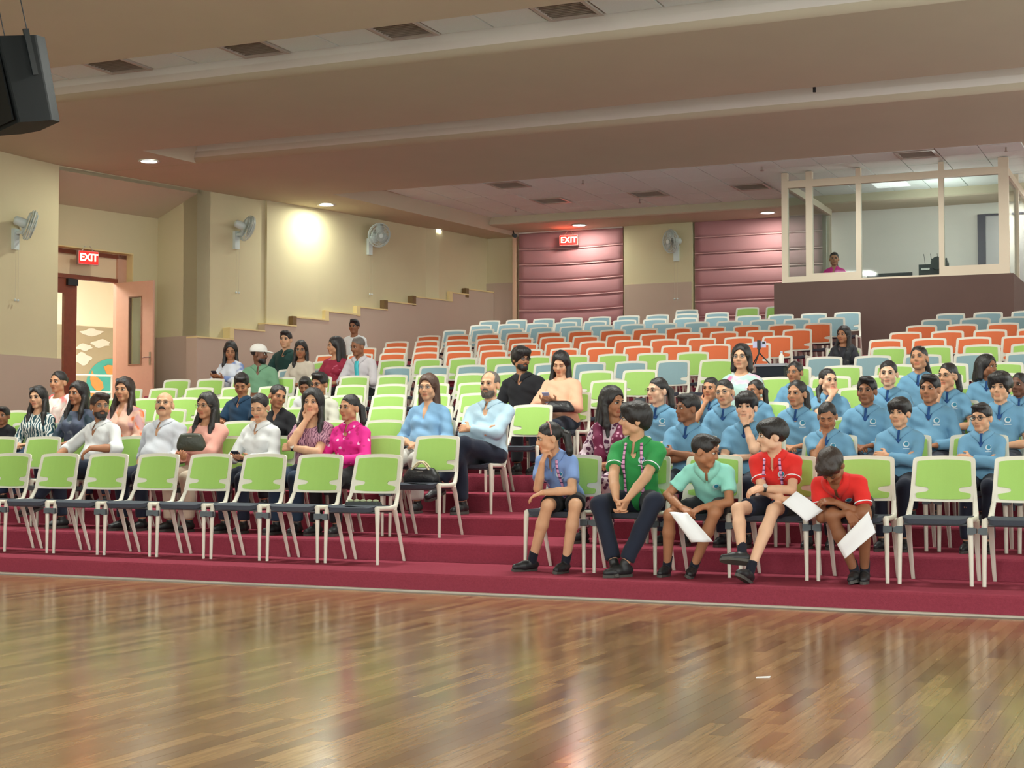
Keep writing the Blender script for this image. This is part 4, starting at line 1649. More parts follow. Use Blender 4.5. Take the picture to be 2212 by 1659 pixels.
def head_prims(sex, jaw=1.0, nose=1.0):
    P = [ell((0, .012, .035), (.076, .094, .084), k=.02),
         ell((0, -.026, -.03), (.060 * jaw, .066, .080), k=.025),
         cap((-.014, -.066, -.094), (.014, -.066, -.094), .020 if sex == 'm' else .017, k=.02),
         ell((.048, -.006, -.062), (.022 * jaw, .03, .026), k=.02), ell((-.048, -.006, -.062), (.022 * jaw, .03, .026), k=.02),
         ell((.038, -.058, -.03), (.026, .024, .026), k=.02), ell((-.038, -.058, -.03), (.026, .024, .026), k=.02),
         cap((-.036, -.078, .026), (.036, -.078, .026), .012, k=.015),
         ell((.032, -.099, .004), (.018, .014, .0125), k=.010, op='s'), ell((-.032, -.099, .004), (.018, .014, .0125), k=.010, op='s'),
         cap((0, -.084, .018), (0, -.104 * nose, -.026), .0075, .0125, k=.012),
         cap((-.013, -.090, -.030), (.013, -.090, -.030), .0085, k=.010),
         cap((-.018, -.083, -.0565), (.018, -.083, -.0565), .0075, k=.007), cap((-.014, -.083, -.068), (.014, -.083, -.068), .0085, k=.007),
         ell((.079, .014, -.010), (.010, .021, .033), Rz(-.35), k=.008), ell((-.079, .014, -.010), (.010, .021, .033), Rz(.35), k=.008)]
    return P


def hair_prims(style):
    base = lambda r: [ell((0, .018, .042), (.082 + r, .100 + r, .089 + r), k=.01)]
    face = lambda z=-.022, w=.070, h=.083, y=-.090: [ell((0, y, z), (w, .072, h), k=.012, op='s')]
    ears = [ell((s * .088, -.006, -.030), (.034, .032, .046), k=.012, op='s') for s in (-1, 1)]
    nape = lambda z=-.115: [ell((0, -.015, z), (.13, .135, .085), k=.015, op='s')]
    if style == 'short':
        return base(.004) + [ell((0, -.045, .098), (.066, .055, .028), k=.02)] + face(-.026) + ears + nape(-.10)
    if style == 'side':
        return base(.006) + [ell((.015, -.055, .100), (.070, .050, .030), Ry(.15), k=.02)] + face(-.020, .066) + ears + nape(-.11)
    if style == 'mop':
        return base(.020) + [ell((0, -.050, .085), (.088, .062, .050), k=.02), ell((0, .07, -.01), (.075, .055, .07), k=.02)] + face(-.045, .068, .082) + [ell((s * .10, -.012, -.040), (.032, .034, .042), k=.012, op='s') for s in (-1, 1)] + nape(-.14)
    if style == 'bowl':
        return base(.014) + [ell((0, -.055, .072), (.082, .055, .050), k=.02)] + face(-.052, .070, .080) + ears + nape(-.115)
    if style == 'crop':
        return base(-.002) + face(-.018, .072, .085) + ears + nape(-.095)
    if style == 'receding':
        return base(-.001) + [ell((0, -.10, .065), (.075, .10, .075), k=.015, op='s')] + face(-.010) + ears + nape(-.10)
    if style == 'fringe_ring':
        return [ell((0, .03, .0), (.084, .092, .05), k=.01), ell((0, -.085, .02), (.10, .085, .10), k=.012, op='s'), ell((0, 0, .075), (.10, .12, .055), k=.012, op='s')] + ears + nape(-.10)
    if style in ('long', 'longfront', 'verylong', 'bob', 'curly'):
        ln = {'long': -.30, 'longfront': -.32, 'verylong': -.46, 'bob': -.11, 'curly': -.33}[style]
        r = .010 if style != 'curly' else .018
        P = base(r)
        P += face(-.018, .064, .090, -.092)
        P += [cap((0, .062, .0), (0, .098, ln), .078, .070, k=.03)]
        for s in (-1, 1):
            P += [cap((s * .066, .024, .01), (s * .078, .03, max(ln, -.2)), .036, .034, k=.02)]
            if style in ('longfront', 'curly'):
                P += [cap((s * .078, .0, -.05), (s * .092, -.055, -.19), .026, .026, k=.02), cap((s * .092, -.055, -.19), (s * .088, -.085, -.30), .026, .014, k=.02)]
        return P
    if style in ('pony', 'ponyside', 'bun', 'braid', 'halfup'):
        P = base(-.001) + face(-.018, .066, .086, -.090)
        P += [ell((s * .088, -.012, -.036), (.034, .034, .046), k=.012, op='s') for s in (-1, 1)] + nape(-.125)
        if style == 'bun':
            P += [ell((0, .118, .035), (.042, .036, .042), k=.012)]
        elif style == 'ponyside':
            P += [cap((.02, .10, .01), (-.05, .10, -.09), .030, .032, k=.015), cap((-.05, .10, -.09), (-.085, .02, -.20), .030, .020, k=.015), cap((-.085, .02, -.20), (-.09, -.03, -.26), .02, .01, k=.015)]
        else:
            P += [cap((0, .10, .045), (.02, .145, .0), .028, .034, k=.015), cap((.02, .145, .0), (.045, .135, -.12), .034, .028, k=.015), cap((.045, .135, -.12), (.05, .115, -.22), .028, .010, k=.015)]
        return P
    return base(0) + face() + ears + nape()


def arm_ik(Sh, T, L1, L2, pole):
    v = T - Sh
    d = np.linalg.norm(v)
    d = min(max(d, .06), (L1 + L2) * .995)
    u = v / np.linalg.norm(v)
    T = Sh + u * d
    a = (L1 * L1 - L2 * L2 + d * d) / (2 * d)
    h = math.sqrt(max(L1 * L1 - a * a, 0))
    w = pole - u * (pole @ u)
    w = w / max(np.linalg.norm(w), 1e-6)
    return Sh + u * a + w * h, T


def hand_prims(W, f, pn, side, s, curl=(20, 30, 25), spread=1.0, thumb=25):
    """W wrist, f finger direction, pn palm normal, side +1 for the figure's left hand"""
    f = f / np.linalg.norm(f)
    pn = pn - f * (pn @ f)
    pn = pn / np.linalg.norm(pn)
    sd = np.cross(f, pn) * (-side)            # towards the thumb
    P = []
    offs = (.030, .010, -.010, -.029)
    lens = (.072, .080, .075, .058)
    for j in range(4):
        kn = W + (f * (.086 - .004 * abs(j - 1)) + sd * offs[j]) * s
        P.append(cap(W + (f * .012 + sd * offs[j] * .6) * s, kn, .0135 * s, .0115 * s, k=.010))
        d = f + sd * (offs[j] * 2.2 * spread - .01)
        d = d / np.linalg.norm(d)
        ang = 0
        p = kn
        for g in range(3):
            ang += math.radians(curl[g])
            e = d * math.cos(ang) + pn * math.sin(ang)
            q = p + e * lens[j] * (.44, .31, .25)[g] * s
            P.append(cap(p, q, (.0095 - .0007 * g) * s, (.0090 - .0008 * g) * s, k=.0035))
            p = q
    t = math.radians(thumb)
    a = W + (f * .022 + sd * .026) * s
    b = a + (f * .030 + sd * (.024 + .02 * math.cos(t)) + pn * .016) * s * .85
    c = b + (f * .034 + sd * .006 + pn * .016 * math.sin(t)) * s * .9
    P.append(cap(a, b, .0145 * s, .0115 * s, k=.010))
    P.append(cap(b, c, .0110 * s, .0085 * s, k=.004))
    return P


NP = [0]
PEOPLE = {}


def person(key, label, head, row, S=None, lean=-4, side=0, twist=0, byaw=0, hv=0, hp=0, hr=0, hs=None, sex='f', tone='mid', hair='long', hcol='black',
           top='cloth', sleeve='short', neck='round', bottom=None, shorts=False, arms=('lap', 'lap'), legs='sit', fat=1.0, beard=None, glasses=None,
           collar=False, logo=False, lower=True, eyes='open', xo=0.0, seat=.45, where=None, brow=True, shoes=True, seat_x=None, jaw=1.0, bust=True, voxel=1.0, inner=None):
    hx, hy = head
    Yr, Zr = (Yrow(row), Ztier(row)) if where is None else where
    la, sa, tw, by = math.radians(lean), math.radians(side), math.radians(twist), math.radians(byaw)
    Rt = Rz(tw) @ Rx(la) @ Ry(sa)
    LS, LH = .455, .165
    S_ = S or .95
    lo_a, hi_a = la, math.radians(85)
    for _ in range(14):
        if S is not None:
            la = (lo_a + hi_a) / 2
            Rt = Rz(tw) @ Rx(la) @ Ry(sa)
        hl = v3(0, .265, seat + .085 * S_)
        nb = hl + Rt @ v3(0, 0, LS * S_)
        nd = .55 * (Rt @ v3(0, 0, 1)) + .45 * v3(0, 0, 1) + v3(0, -.16, 0)
        nd /= np.linalg.norm(nd)
        hc = nb + nd * LH * S_
        o = Rz(by) @ (hc - hl)
        tgt = at(hx, hy, Y=Yr + hl[1] + o[1])
        hz = tgt.z - Zr
        if S is None:
            S_ *= 1 + .8 * ((hz - hc[2]) / hc[2]) * 1.6
            S_ = min(max(S_, .66), 1.12)
        elif hc[2] > hz:
            lo_a = la
        else:
            hi_a = la
    S = S_
    root_xy = (tgt.x - o[0], Yr)
    if hs is None:
        hs = .38 + .64 * S
    dist = depth_of((root_xy[0], Yr, Zr + 1))
    vx_ = max(.0062, .0062 * dist / 12.5) * voxel
    # frames
    th_cam = math.atan2(-(root_xy[0]), Yr)
    Rh = Rz(th_cam + math.radians(hv) - by) @ Rx(math.radians(hp)) @ Ry(math.radians(hr))
    hips = hl
    tors = lambda x, y, z: hips + Rt @ (v3(x, y, z) * S)
    fx = fat
    shw = (.168 if sex == 'm' else .150) * (1 + .25 * (fx - 1))
    offl = hl - Rz(by) @ hl
    rl = v3(root_xy[0] + offl[0], Yr + offl[1], Zr)

    def toloc(px, py, dy):
        return Rz(-by) @ (np.array(at(px, py, Y=Yr + dy)) - rl)
    # --- torso
    torso = [ell(tors(0, .0, .02), v3(.150 * fx, .115 * fx, .105) * S, Rt, k=.03),
             ell(tors(0, -.004, .15), v3(.132 * fx, .098 * fx, .15) * S, Rt, k=.04),
             ell(tors(0, .0, .31), v3((.150 if sex == 'm' else .138) * (.5 + .5 * fx), .100 * (.5 + .5 * fx), .155) * S, Rt, k=.04),
             cap(tors(-shw + .03, .008, .388), tors(shw - .03, .008, .388), .050 * S * (.6 + .4 * fx), k=.035),
             cap(tors(-shw * .8, .012, .398), tors(0, .010, .448), .034 * S, .048 * S, k=.03), cap(tors(shw * .8, .012, .398), tors(0, .010, .448), .034 * S, .048 * S, k=.03)]
    if sex == 'f' and bust:
        torso += [ell(tors(s * .066, -.078, .275), v3(.058, .056, .058) * S * (.6 + .4 * fx), Rt, k=.035) for s in (-1, 1)]
    if fx > 1.1:
        torso += [ell(tors(0, -.065 * fx, .11), v3(.125, .09, .115) * S * fx, Rt, k=.05)]
    # --- head and neck
    hprims = moved(head_prims(sex, jaw * (.95 if sex == 'f' else 1.0)), Rh, hc, hs)
    neck_top = hc + Rh @ (v3(0, .022, -.055) * hs)
    neckp = [cap(neck_top, nb + v3(0, .004, -.015) * S, .048 * hs * (1.05 if sex == 'm' else .92), .054 * S, k=.03)]
    # --- arms
    L1, L2 = .275 * S, .25 * S
    AP, sleeves, wrists = [], [], []
    span = []
    for sd, spec in ((1, arms[0]), (-1, arms[1])):           # +1 is the figure's left (towards +x)
        Sh = tors(sd * shw, .010, .378)
        pole = v3(sd * .55, .35, -1.0)
        fdir = pnorm = None
        curl = (22, 30, 22)
        thumb = 25
        if isinstance(spec, str):
            T, pole_, fdir, pnorm, curl = {
                'lap': (v3(sd * .075, -.235, .105), v3(sd * .8, .35, -.7), v3(-sd * .75, -.6, -.1), v3(0, .15, -1), (18, 22, 18)),
                'thigh': (v3(sd * .115, -.27, .10), v3(sd * .7, .4, -.8), v3(-sd * .1, -1, -.12), v3(0, 0, -1), (12, 18, 14)),
                'clasp': (v3(sd * .052, -.265, .125), v3(sd * .9, .3, -.7), v3(-sd * .62, -.75, -.15), v3(-sd * .8, .2, -.3), (30, 40, 30)),
                'crossL': (v3(-sd * .085, -.205, .225), v3(sd * 1, -.2, -.6), v3(-sd * .95, .25, .05), v3(0, .9, -.3), (18, 20, 15)),
                'crossR': (v3(-sd * .075, -.185, .185), v3(sd * 1, -.2, -.6), v3(-sd * .95, .3, .0), v3(0, .9, .2), (18, 20, 15)),
                'phone': (v3(sd * .062, -.285, .215), v3(sd * .9, .3, -.8), v3(-sd * .45, -.75, .3), v3(-sd * .3, .25, .9), (28, 30, 25)),
                'phonelow': (v3(sd * .06, -.27, .135), v3(sd * .9, .3, -.8), v3(-sd * .45, -.8, .1), v3(-sd * .3, .2, .9), (28, 30, 25)),
                'knee': (v3(sd * .12, -.40, .09), v3(sd * .7, .5, -.6), v3(-sd * .25, -.8, -.5), v3(0, .2, -1), (18, 20, 15)),
                'side': (v3(sd * .215, -.05, .02), v3(sd * .6, .8, -.3), v3(sd * .05, -.6, -.8), v3(-sd, 0, 0), (15, 18, 12)),
                'chin': (None, v3(sd * .4, -.5, -1.0), v3(-sd * .35, .3, .85), v3(0, .9, .3), (45, 55, 40)),
                'mouth': (None, v3(sd * .35, -.55, -1.0), v3(-sd * .3, .35, .85), v3(0, .9, .3), (40, 50, 35)),
                'up': (None, v3(sd * .5, -.4, -1.0), v3(-sd * .2, .2, .9), v3(0, 1, .2), (40, 45, 30))}[spec]
            if T is None:
                cpt = {'chin': v3(sd * .03, -.088, -.155), 'mouth': v3(sd * .02, -.105, -.150), 'up': v3(sd * .05, -.115, -.165)}[spec]
                T = hc + Rh @ (cpt * hs)
                pole = pole_
            else:
                T = hips + Rz(tw) @ (T * S)
                pole = pole_
        else:
            T = toloc(*spec['px']) if 'px' in spec else hips + v3(*spec['w']) * S
            pole = v3(*spec.get('pole', tuple(pole)))
            if 'f' in spec:
                fdir = v3(*spec['f'])
            if 'n' in spec:
                pnorm = v3(*spec['n'])
            curl = spec.get('curl', curl)
            thumb = spec.get('thumb', thumb)
        El, T = arm_ik(Sh, T, L1, L2, pole)
        fa = (T - El) / np.linalg.norm(T - El)
        if fdir is None:
            fdir = fa
        fdir = fdir / np.linalg.norm(fdir)
        if pnorm is None:
            pnorm = v3(0, .1, -1)
        af = .6 + .4 * fx
        hsz = .97 * (.35 + .65 * S)
        AP += [cap(Sh, El, .048 * S * af, .038 * S * af, k=.02), cap(El, El + (T - El) * .45, .039 * S * af, .037 * S * af, k=.012), cap(El + (T - El) * .45, T, .037 * S * af, .0245 * S, k=.012)]
        hpz = hand_prims(T, fdir, pnorm, sd, hsz, curl, thumb=thumb)
        AP += hpz
        los, his = zip(*[box_of(p) for p in hpz])
        span.append((np.min(los, 0) - .01, np.max(his, 0) + .01))
        wrists.append((T, fdir, pnorm, El, Sh))
        so = .013
        if sleeve == 'short':
            hem = Sh + (El - Sh) * .66
            sleeves.append(cap(Sh, hem, (.050 * af) * S + .008, .052 * S * af + so, k=.025, cut1=True))
        elif sleeve == 'long':
            sleeves += [cap(Sh, El, .048 * S * af + .009, .043 * S * af + so, k=.025), cap(El, El + (T - El) * .92, .042 * S * af + so, .028 * S + so, k=.02, cut1=True)]
        elif sleeve == 'half':
            hem = El + (T - El) * .30
            sleeves += [cap(Sh, El, .048 * S * af + .009, .045 * S * af + so, k=.025), cap(El, hem, .045 * S * af + so, .042 * S * af + so, k=.02, cut1=True)]
    # --- legs
    hipj = lambda s: hips + Rz(0) @ (v3(s * .085 * fx ** .5, -.03, -.005) * S)
    kz_ = max(seat + .03, .085 + .40 * S)
    LEG = []
    for s in (1, -1):
        if legs == 'sit':
            K = v3(s * .105 * S, hips[1] - .43 * S, kz_)
            A = v3(s * .105 * S, hips[1] - .40 * S, .097 * S)
        elif legs == 'wide':
            K = v3(s * .17 * S, hips[1] - .41 * S, kz_)
            A = v3(s * .13 * S, hips[1] - .42 * S, .097 * S)
        elif legs == 'tuck':
            K = v3(s * .10 * S, hips[1] - .43 * S, kz_)
            A = v3(s * .08 * S, hips[1] - .28 * S, .097 * S)
        elif legs == 'cross':
            if s == 1:
                K = v3(-.02 * S, hips[1] - .43 * S, kz_ + .12 * S)
                A = v3(-.16 * S, hips[1] - .62 * S, kz_ - .22 * S)
            else:
                K = v3(-.07 * S, hips[1] - .43 * S, kz_)
                A = v3(-.05 * S, hips[1] - .40 * S, .097 * S)
        else:
            K, A = toloc(*legs[s][0]), toloc(*legs[s][1])
            if len(legs[s]) < 4:
                A[2] = .097 * S
        LEG.append((hipj(s), K, A, s))
    LP, TP = [], []
    for Hj, K, A, s in LEG:
        lf = .7 + .3 * fx
        LP += [cap(Hj, K, .078 * S * lf, .054 * S * lf, k=.03), cap(K, K + (A - K) * .35, .050 * S * lf, .052 * S * lf, k=.02), cap(K + (A - K) * .35, A, .052 * S * lf, .033 * S, k=.02)]
        if bottom is not None:
            if shorts:
                hem = Hj + (K - Hj) * (.72 if shorts is True else shorts)
                TP.append(cap(Hj, hem, .090 * S * lf, .084 * S * lf, k=.03, cut1=True))
            else:
                TP += [cap(Hj, K, .091 * S * lf, .068 * S * lf, k=.03), cap(K, A + (K - A) * .06, .067 * S * lf, .056 * S, k=.03, cut1=True)]
    pelvis = ell(tors(0, .01, .0), v3(.158 * fx, .125 * fx, .11) * S, Rt, k=.03)
    pelvis['R'] = I3
    # --- body surface: one continuous mesh
    bprims = torso + neckp + AP + (LP if lower else []) + hprims
    hspan = (hc - .135 * hs, hc + .135 * hs)
    V, F = surface(bprims, vx_ * 2.1, vx_, [hspan] + span)
    me = mesh_np('person', V, F4=F, mats=[M_SKIN])
    tcol = np.array(TONES[tone])
    C = np.tile(np.append(tcol, 1), (len(V), 1)).astype(np.float32)
    Lc = ((V - hc) @ Rh) / hs
    x, y, z = Lc[:, 0], Lc[:, 1], Lc[:, 2]
    fr = (y < -.06)
    lip = fr & (np.abs(x) < .023) & (z > -.0755) & (z < -.0495) & (y < -.074)
    C[lip, :3] = tcol * (np.array([1.0, .62, .62]) if sex == 'f' else np.array([.86, .68, .66]))
    C[lip & (np.abs(z + .0625) < .003), :3] = tcol * .38
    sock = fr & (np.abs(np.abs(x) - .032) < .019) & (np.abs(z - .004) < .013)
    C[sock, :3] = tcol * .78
    chk = fr & (np.abs(np.abs(x) - .04) < .018) & (np.abs(z + .03) < .016)
    C[chk, :3] = tcol * np.array([1.04, .95, .93])
    hd_ = np.zeros(len(V), bool)
    for T, fd, pn, El, Sh in wrists:
        hd_ |= np.linalg.norm(V - (T + fd * .08), axis=1) < .10
    C[hd_, :3] *= np.array([1.02, .95, .92])
    ca = me.color_attributes.new('tone', 'FLOAT_COLOR', 'POINT')
    ca.data.foreach_set('color', C.ravel())
    root = link('person', me, None, (root_xy[0], Yr, Zr), (0, 0, by))
    # rotate about the hips: keep the hips where they are
    off = hl - Rz(by) @ hl
    root.location = (root_xy[0] + off[0], Yr + off[1], Zr)
    tag(root, label, 'person', None)
    out = dict(root=root, S=S, hs=hs, hc=hc, Rh=Rh, hips=hips, Rt=Rt, tors=tors, torso=torso, wrists=wrists, nb=nb, vx=vx_, dist=dist, legs=LEG)
    # --- top
    tm = top if not isinstance(top, str) else cloth(top, (150, 150, 150))
    grow = lambda P, g: [dict(p, **({'r': p['r'] + g} if p['t'] == 'e' else {'ra': p['ra'] + g, 'rb': p['rb'] + g})) for p in P]
    sp_ = grow(torso, .013) + sleeves
    if neck == 'v':
        sp_ += [cap(tors(0, -.085, .50), tors(0, -.125, .315), .055 * S, .012 * S, k=.012, op='s')]
    elif neck == 'round':
        sp_ += [ell(nb + Rt @ v3(0, -.035, .015), v3(.068, .07, .045) * S, Rt, k=.012, op='s')]
    elif neck == 'wide':
        sp_ += [ell(nb + Rt @ v3(0, -.05, .0), v3(.085, .08, .075) * S, Rt, k=.015, op='s')]
    ph = rnd.random() * 6

    def wr(xx, yy, zz):
        return .0030 * np.sin(26 * xx + 34 * zz + 9 * yy + ph) * np.sin(17 * yy - 31 * zz + 11 * xx + 2 * ph) + .0018 * np.sin(75 * zz + 40 * xx * np.sign(1.0) + ph)
    V, F = surface(sp_, vx_ * 1.75, noise=wr)
    sh = link('shirt', mesh_np('shirt', V, F4=F, mats=[tm]), root)
    out['shirt'] = sh
    out['sp'] = sp_
    if inner is not None:
        V, F = surface(grow(torso, .0085) + [cap(tors(0, -.085, .44), tors(0, -.13, .32), .05 * S, .012 * S, k=.01, op='i')], vx_ * 1.5)
        if len(F):
            link('inner_collar', mesh_np('inner_collar', V, F4=F, mats=[inner]), root)
    # --- bottom
    if bottom is not None and lower:
        V, F = surface([pelvis] + TP, vx_ * 2.4, noise=lambda a, b, c: .003 * np.sin(30 * a + 24 * b + 20 * c + ph))
        link('shorts' if shorts else 'trousers', mesh_np('trousers', V, F4=F, mats=[bottom]), root)
    # --- shoes
    if shoes and lower:
        for Hj, K, A, s in LEG:
            shin = (A - K) / np.linalg.norm(A - K)
            fw = v3(s * .12, -1, 0)
            if legs == 'cross' and s == 1:
                fw = v3(-.25, -.85, -.3)
            if isinstance(legs, dict) and len(legs[s]) > 2:
                fw = v3(*legs[s][2])
            fw /= np.linalg.norm(fw)
            up = -shin - fw * (-shin @ fw)
            up /= np.linalg.norm(up)
            b = A - up * .045 * S
            P = [cap(b - fw * .035 * S, b + fw * .07 * S - up * .008 * S, .036 * S, .036 * S, k=.03), cap(b + fw * .07 * S - up * .008 * S, b + fw * .155 * S - up * .016 * S, .038 * S, .028 * S, k=.03), cap(A + up * .01, b, .036 * S, .036 * S, k=.02)]
            V, F = surface(P, vx_ * 1.7)
            flat = (V - b) @ up
            V = V - np.minimum(flat + .036 * S, 0)[:, None] * up
            so_ = link('shoe', mesh_np('shoe', V, F4=F, mats=[M_SHOE if shoes is True else shoes]), root)
            side_v = np.cross(up, fw)
            q = [(-.055, -.030), (-.02, -.036), (.06, -.040), (.12, -.038), (.172, -.022), (.186, 0), (.172, .022), (.12, .038), (.06, .038), (-.02, .034), (-.055, .028), (-.066, 0)]
            sb = b - up * .040 * S
            MB().prism([(a_ * S, c_ * S) for a_, c_ in q], lambda a_, c_: tuple(sb + fw * a_ + side_v * c_ - up * .012 * S), lambda a_, c_: tuple(sb + fw * a_ + side_v * c_ + up * .012 * S)).build('sole', M_SOLE, so_)
            if shorts:
                V, F = surface([cap(A + up * .085 * S, A - up * .01, .040 * S, .039 * S, k=.01, cut0=True)], vx_ * 1.6)
                link('sock', mesh_np('sock', V, F4=F, mats=[M_SOCK]), root)
    # --- hair
    hm = HAIR[hcol]
    if hair:
        hpz = moved(hair_prims(hair), I3, v3(0, 0, 0), hs)

        def hn(xx, yy, zz):
            return .0016 * np.sin(190 * xx + 60 * yy + ph) * np.sin(150 * yy - 40 * zz) + .0020 * np.sin(60 * xx + 45 * yy + 30 * zz + ph)
        V, F = surface(hpz, vx_ * 1.25, noise=hn)
        V = hc + V @ Rh.T
        out['hair'] = link('hair', mesh_np('hair', V, F4=F, mats=[hm]), root)
    hm2 = HAIR['black'] if hcol in ('black', 'dark') else HAIR['dark']
    H = lambda *a: hc + Rh @ (v3(*a) * hs)
    if brow:
        for s in (-1, 1):
            MB().tube([H(s * .013, -.0925, .0215), H(s * .024, -.0930, .0265), H(s * .037, -.0895, .0270), H(s * .047, -.0815, .0225)], [.0028 * hs, .0042 * hs, .0036 * hs, .0016 * hs], 5).build('eyebrow', hm2, root)
    for s in (-1, 1):
        if eyes == 'open':
            e = MB()
            n, m = 12, 8
            c = v3(s * .032, -.0815, .004)
            Vv, Ff, fm = [], [], []
            gz = Rx(0)
            for j in range(m + 1):
                th = math.pi * j / m
                for k in range(n):
                    a_ = 2 * math.pi * k / n
                    d_ = v3(math.sin(th) * math.cos(a_), -math.cos(th), math.sin(th) * math.sin(a_))
                    Vv.append(hc + Rh @ ((c + d_ * v3(.0150, .0115, .0085)) * hs))
            for j in range(m):
                for k in range(n):
                    Ff.append((j * n + k, j * n + (k + 1) % n, (j + 1) * n + (k + 1) % n, (j + 1) * n + k))
                    fm.append(1 if j < 2 else 0)
            link('eye', mesh_np('eye', Vv, F4=Ff, mats=[M_EYEW, M_IRIS], fm=fm), root)
        MB().tube([H(s * .0165, -.0885, .0045 if eyes == 'open' else 0), H(s * .025, -.0945, .0125 if eyes == 'open' else -.003), H(s * .036, -.0935, .0125 if eyes == 'open' else -.004), H(s * .048, -.082, .006 if eyes == 'open' else 0)], [.0012 * hs, .0022 * hs, .0022 * hs, .0012 * hs], 5).build('eyelashes', HAIR['black'], root)
    # --- beard and moustache
    if beard:
        bp_ = []
        if 'full' in beard:
            bp_ += [ell((0, -.030, -.066), (.064, .064, .056), k=.015), cap((-.02, -.066, -.100), (.02, -.066, -.100), .024, k=.02), ell((0, -.10, -.024), (.06, .05, .034), k=.01, op='s'),
                    ell((0, -.095, -.0635), (.021, .03, .0095), k=.006, op='s'), ell((0, .06, -.03), (.12, .07, .2), k=.01, op='s'), ell((0, -.02, .015), (.12, .12, .05), k=.01, op='s')]
        if 'must' in beard:
            bp_ += [cap((.002, -.098, -.0455), (.022, -.090, -.050), .0075, .006, k=.006), cap((-.002, -.098, -.0455), (-.022, -.090, -.050), .0075, .006, k=.006)]
            if beard == 'must_big':
                bp_ += [cap((s * .022, -.090, -.050), (s * .031, -.080, -.066), .0075, .004, k=.006) for s in (-1, 1)] + [cap((-.012, -.099, -.047), (.012, -.099, -.047), .009, k=.006)]
        V, F = surface(moved(bp_, I3, v3(0, 0, 0), hs), min(vx_ * .85, .0075))
        V = hc + V @ Rh.T
        link('beard', mesh_np('beard', V, F4=F, mats=[HAIR['beardgrey'] if hcol == 'grey' else hm2]), root)
    # --- glasses
    if glasses:
        fm_ = M_METAL_BL if glasses in ('black', 'sun') else M_METAL_GD
        rr = .0024 if glasses == 'black' else .0014
        up_ = .0
        g = MB()
        yy = -.1085
        zz = .004
        if glasses == 'sun':
            yy, zz = -.074, .098
        for s in (-1, 1):
            ring = [H(s * .033 + .0225 * math.cos(t), yy + .004 * abs(math.cos(t)) * (1 if True else 0), zz + .0175 * math.sin(t)) for t in [2 * math.pi * k / 14 for k in range(15)]]
            g.tube(ring, rr * hs * 1.0, 5, cap=False)
            g.tube([H(s * .055, yy + .004, zz + .006), H(s * .074, yy + .03, zz + .008), H(s * .080, yy + .11, zz + .004)], rr * hs, 5)
        g.tube([H(-.011, yy, zz + .005), H(0, yy - .004, zz + .008), H(.011, yy, zz + .005)], rr * hs, 5)
        go = g.build('glasses', fm_, root)
        for s in (-1, 1):
            ring = [H(s * .033 + .0215 * math.cos(t), yy + .003, zz + .0165 * math.sin(t)) for t in [2 * math.pi * k / 14 for k in range(14)]]
            MB().add(ring, [tuple(range(14))]).build('lens', M_LENS if glasses != 'sun' else M_LENSD, go)
    # --- collar
    if collar:
        cm = tm if collar is True else collar
        Vv, n = [], 26
        for k in range(n + 1):
            a_ = math.radians(9 + 342 * k / n)
            sn, cs_ = math.sin(a_), math.cos(a_)
            fe = max(0, cs_) ** 6
            Vv.append(nb + Rt @ (v3(sn * .060, -cs_ * .060 + .004, .036 - .026 * max(0, cs_)) * S))
            Vv.append(nb + Rt @ (v3(sn * .078, -cs_ * .080 + .004, .026 - .030 * max(0, cs_)) * S))
            Vv.append(nb + Rt @ (v3(sn * (.104 - .03 * fe), -cs_ * (.104 + .02 * fe) + .004, -.010 - .050 * fe - .02 * max(0, cs_)) * S))
        Ff = []
        for k in range(n):
            for r in range(2):
                q = k * 3 + r
                Ff.append((q, q + 1, q + 4, q + 3))
        # keep the fold outside the shirt
        Vv = np.array(Vv)
        dd = sdf_pts(sp_, Vv)
        for it in range(3):
            e_ = 1e-3
            g_ = np.stack([sdf_pts(sp_, Vv + v3(*[e_ if i == j else 0 for j in range(3)])) - dd for i in range(3)], 1)
            g_ /= np.maximum(np.linalg.norm(g_, axis=1), 1e-9)[:, None]
            Vv = Vv + g_ * np.maximum(.007 - dd, 0)[:, None]
            dd = sdf_pts(sp_, Vv)
        co = link('collar', mesh_np('collar', Vv, F4=Ff, mats=[cm]), root)
        md = co.modifiers.new('s', 'SOLIDIFY')
        md.thickness = .005
    if logo:
        # round school emblem with a line of print under it
        c0 = tors(.072, -.3, .33)
        n = 18
        ring = [c0 + Rt @ (v3(math.cos(t) * .027, 0, math.sin(t) * .027) * S) for t in [2 * math.pi * k / n for k in range(n)]]
        pr_ = project(sp_, ring + [c0], Rt @ v3(0, 1, 0), .004)
        em = MB().add(pr_, [((k + 1) % n, k, n) for k in range(n)], True).build('emblem', mat('emblem_white', rgb(208, 222, 228), .6), root)
        ring = [c0 + Rt @ (v3(math.cos(t) * .019 + .004, 0, math.sin(t) * .019 + .004) * S) for t in [2 * math.pi * k / n for k in range(n)]]
        pr_ = project(sp_, ring + [c0], Rt @ v3(0, 1, 0), .0055)
        MB().add(pr_, [((k + 1) % n, k, n) for k in range(n)], True).build('emblem_swirl', mat('emblem_teal', rgb(40, 128, 160), .6), em)
        ln = [c0 + Rt @ (v3(a_, 0, b_) * S) for b_ in (-.036, -.043) for a_ in (-.03, -.015, 0, .015, .03)]
        pr_ = project(sp_, ln, Rt @ v3(0, 1, 0), .004)
        MB().add(pr_, [(k + 1, k, 5 + k, 6 + k) for k in range(4)], True).build('emblem_line', MATS['emblem_white'], em)
    NP[0] += 1
    PEOPLE[key] = out
    return out


def wpt(P, p):
    """figure space -> hall"""
    return P['root'].matrix_basis @ Vector(p)


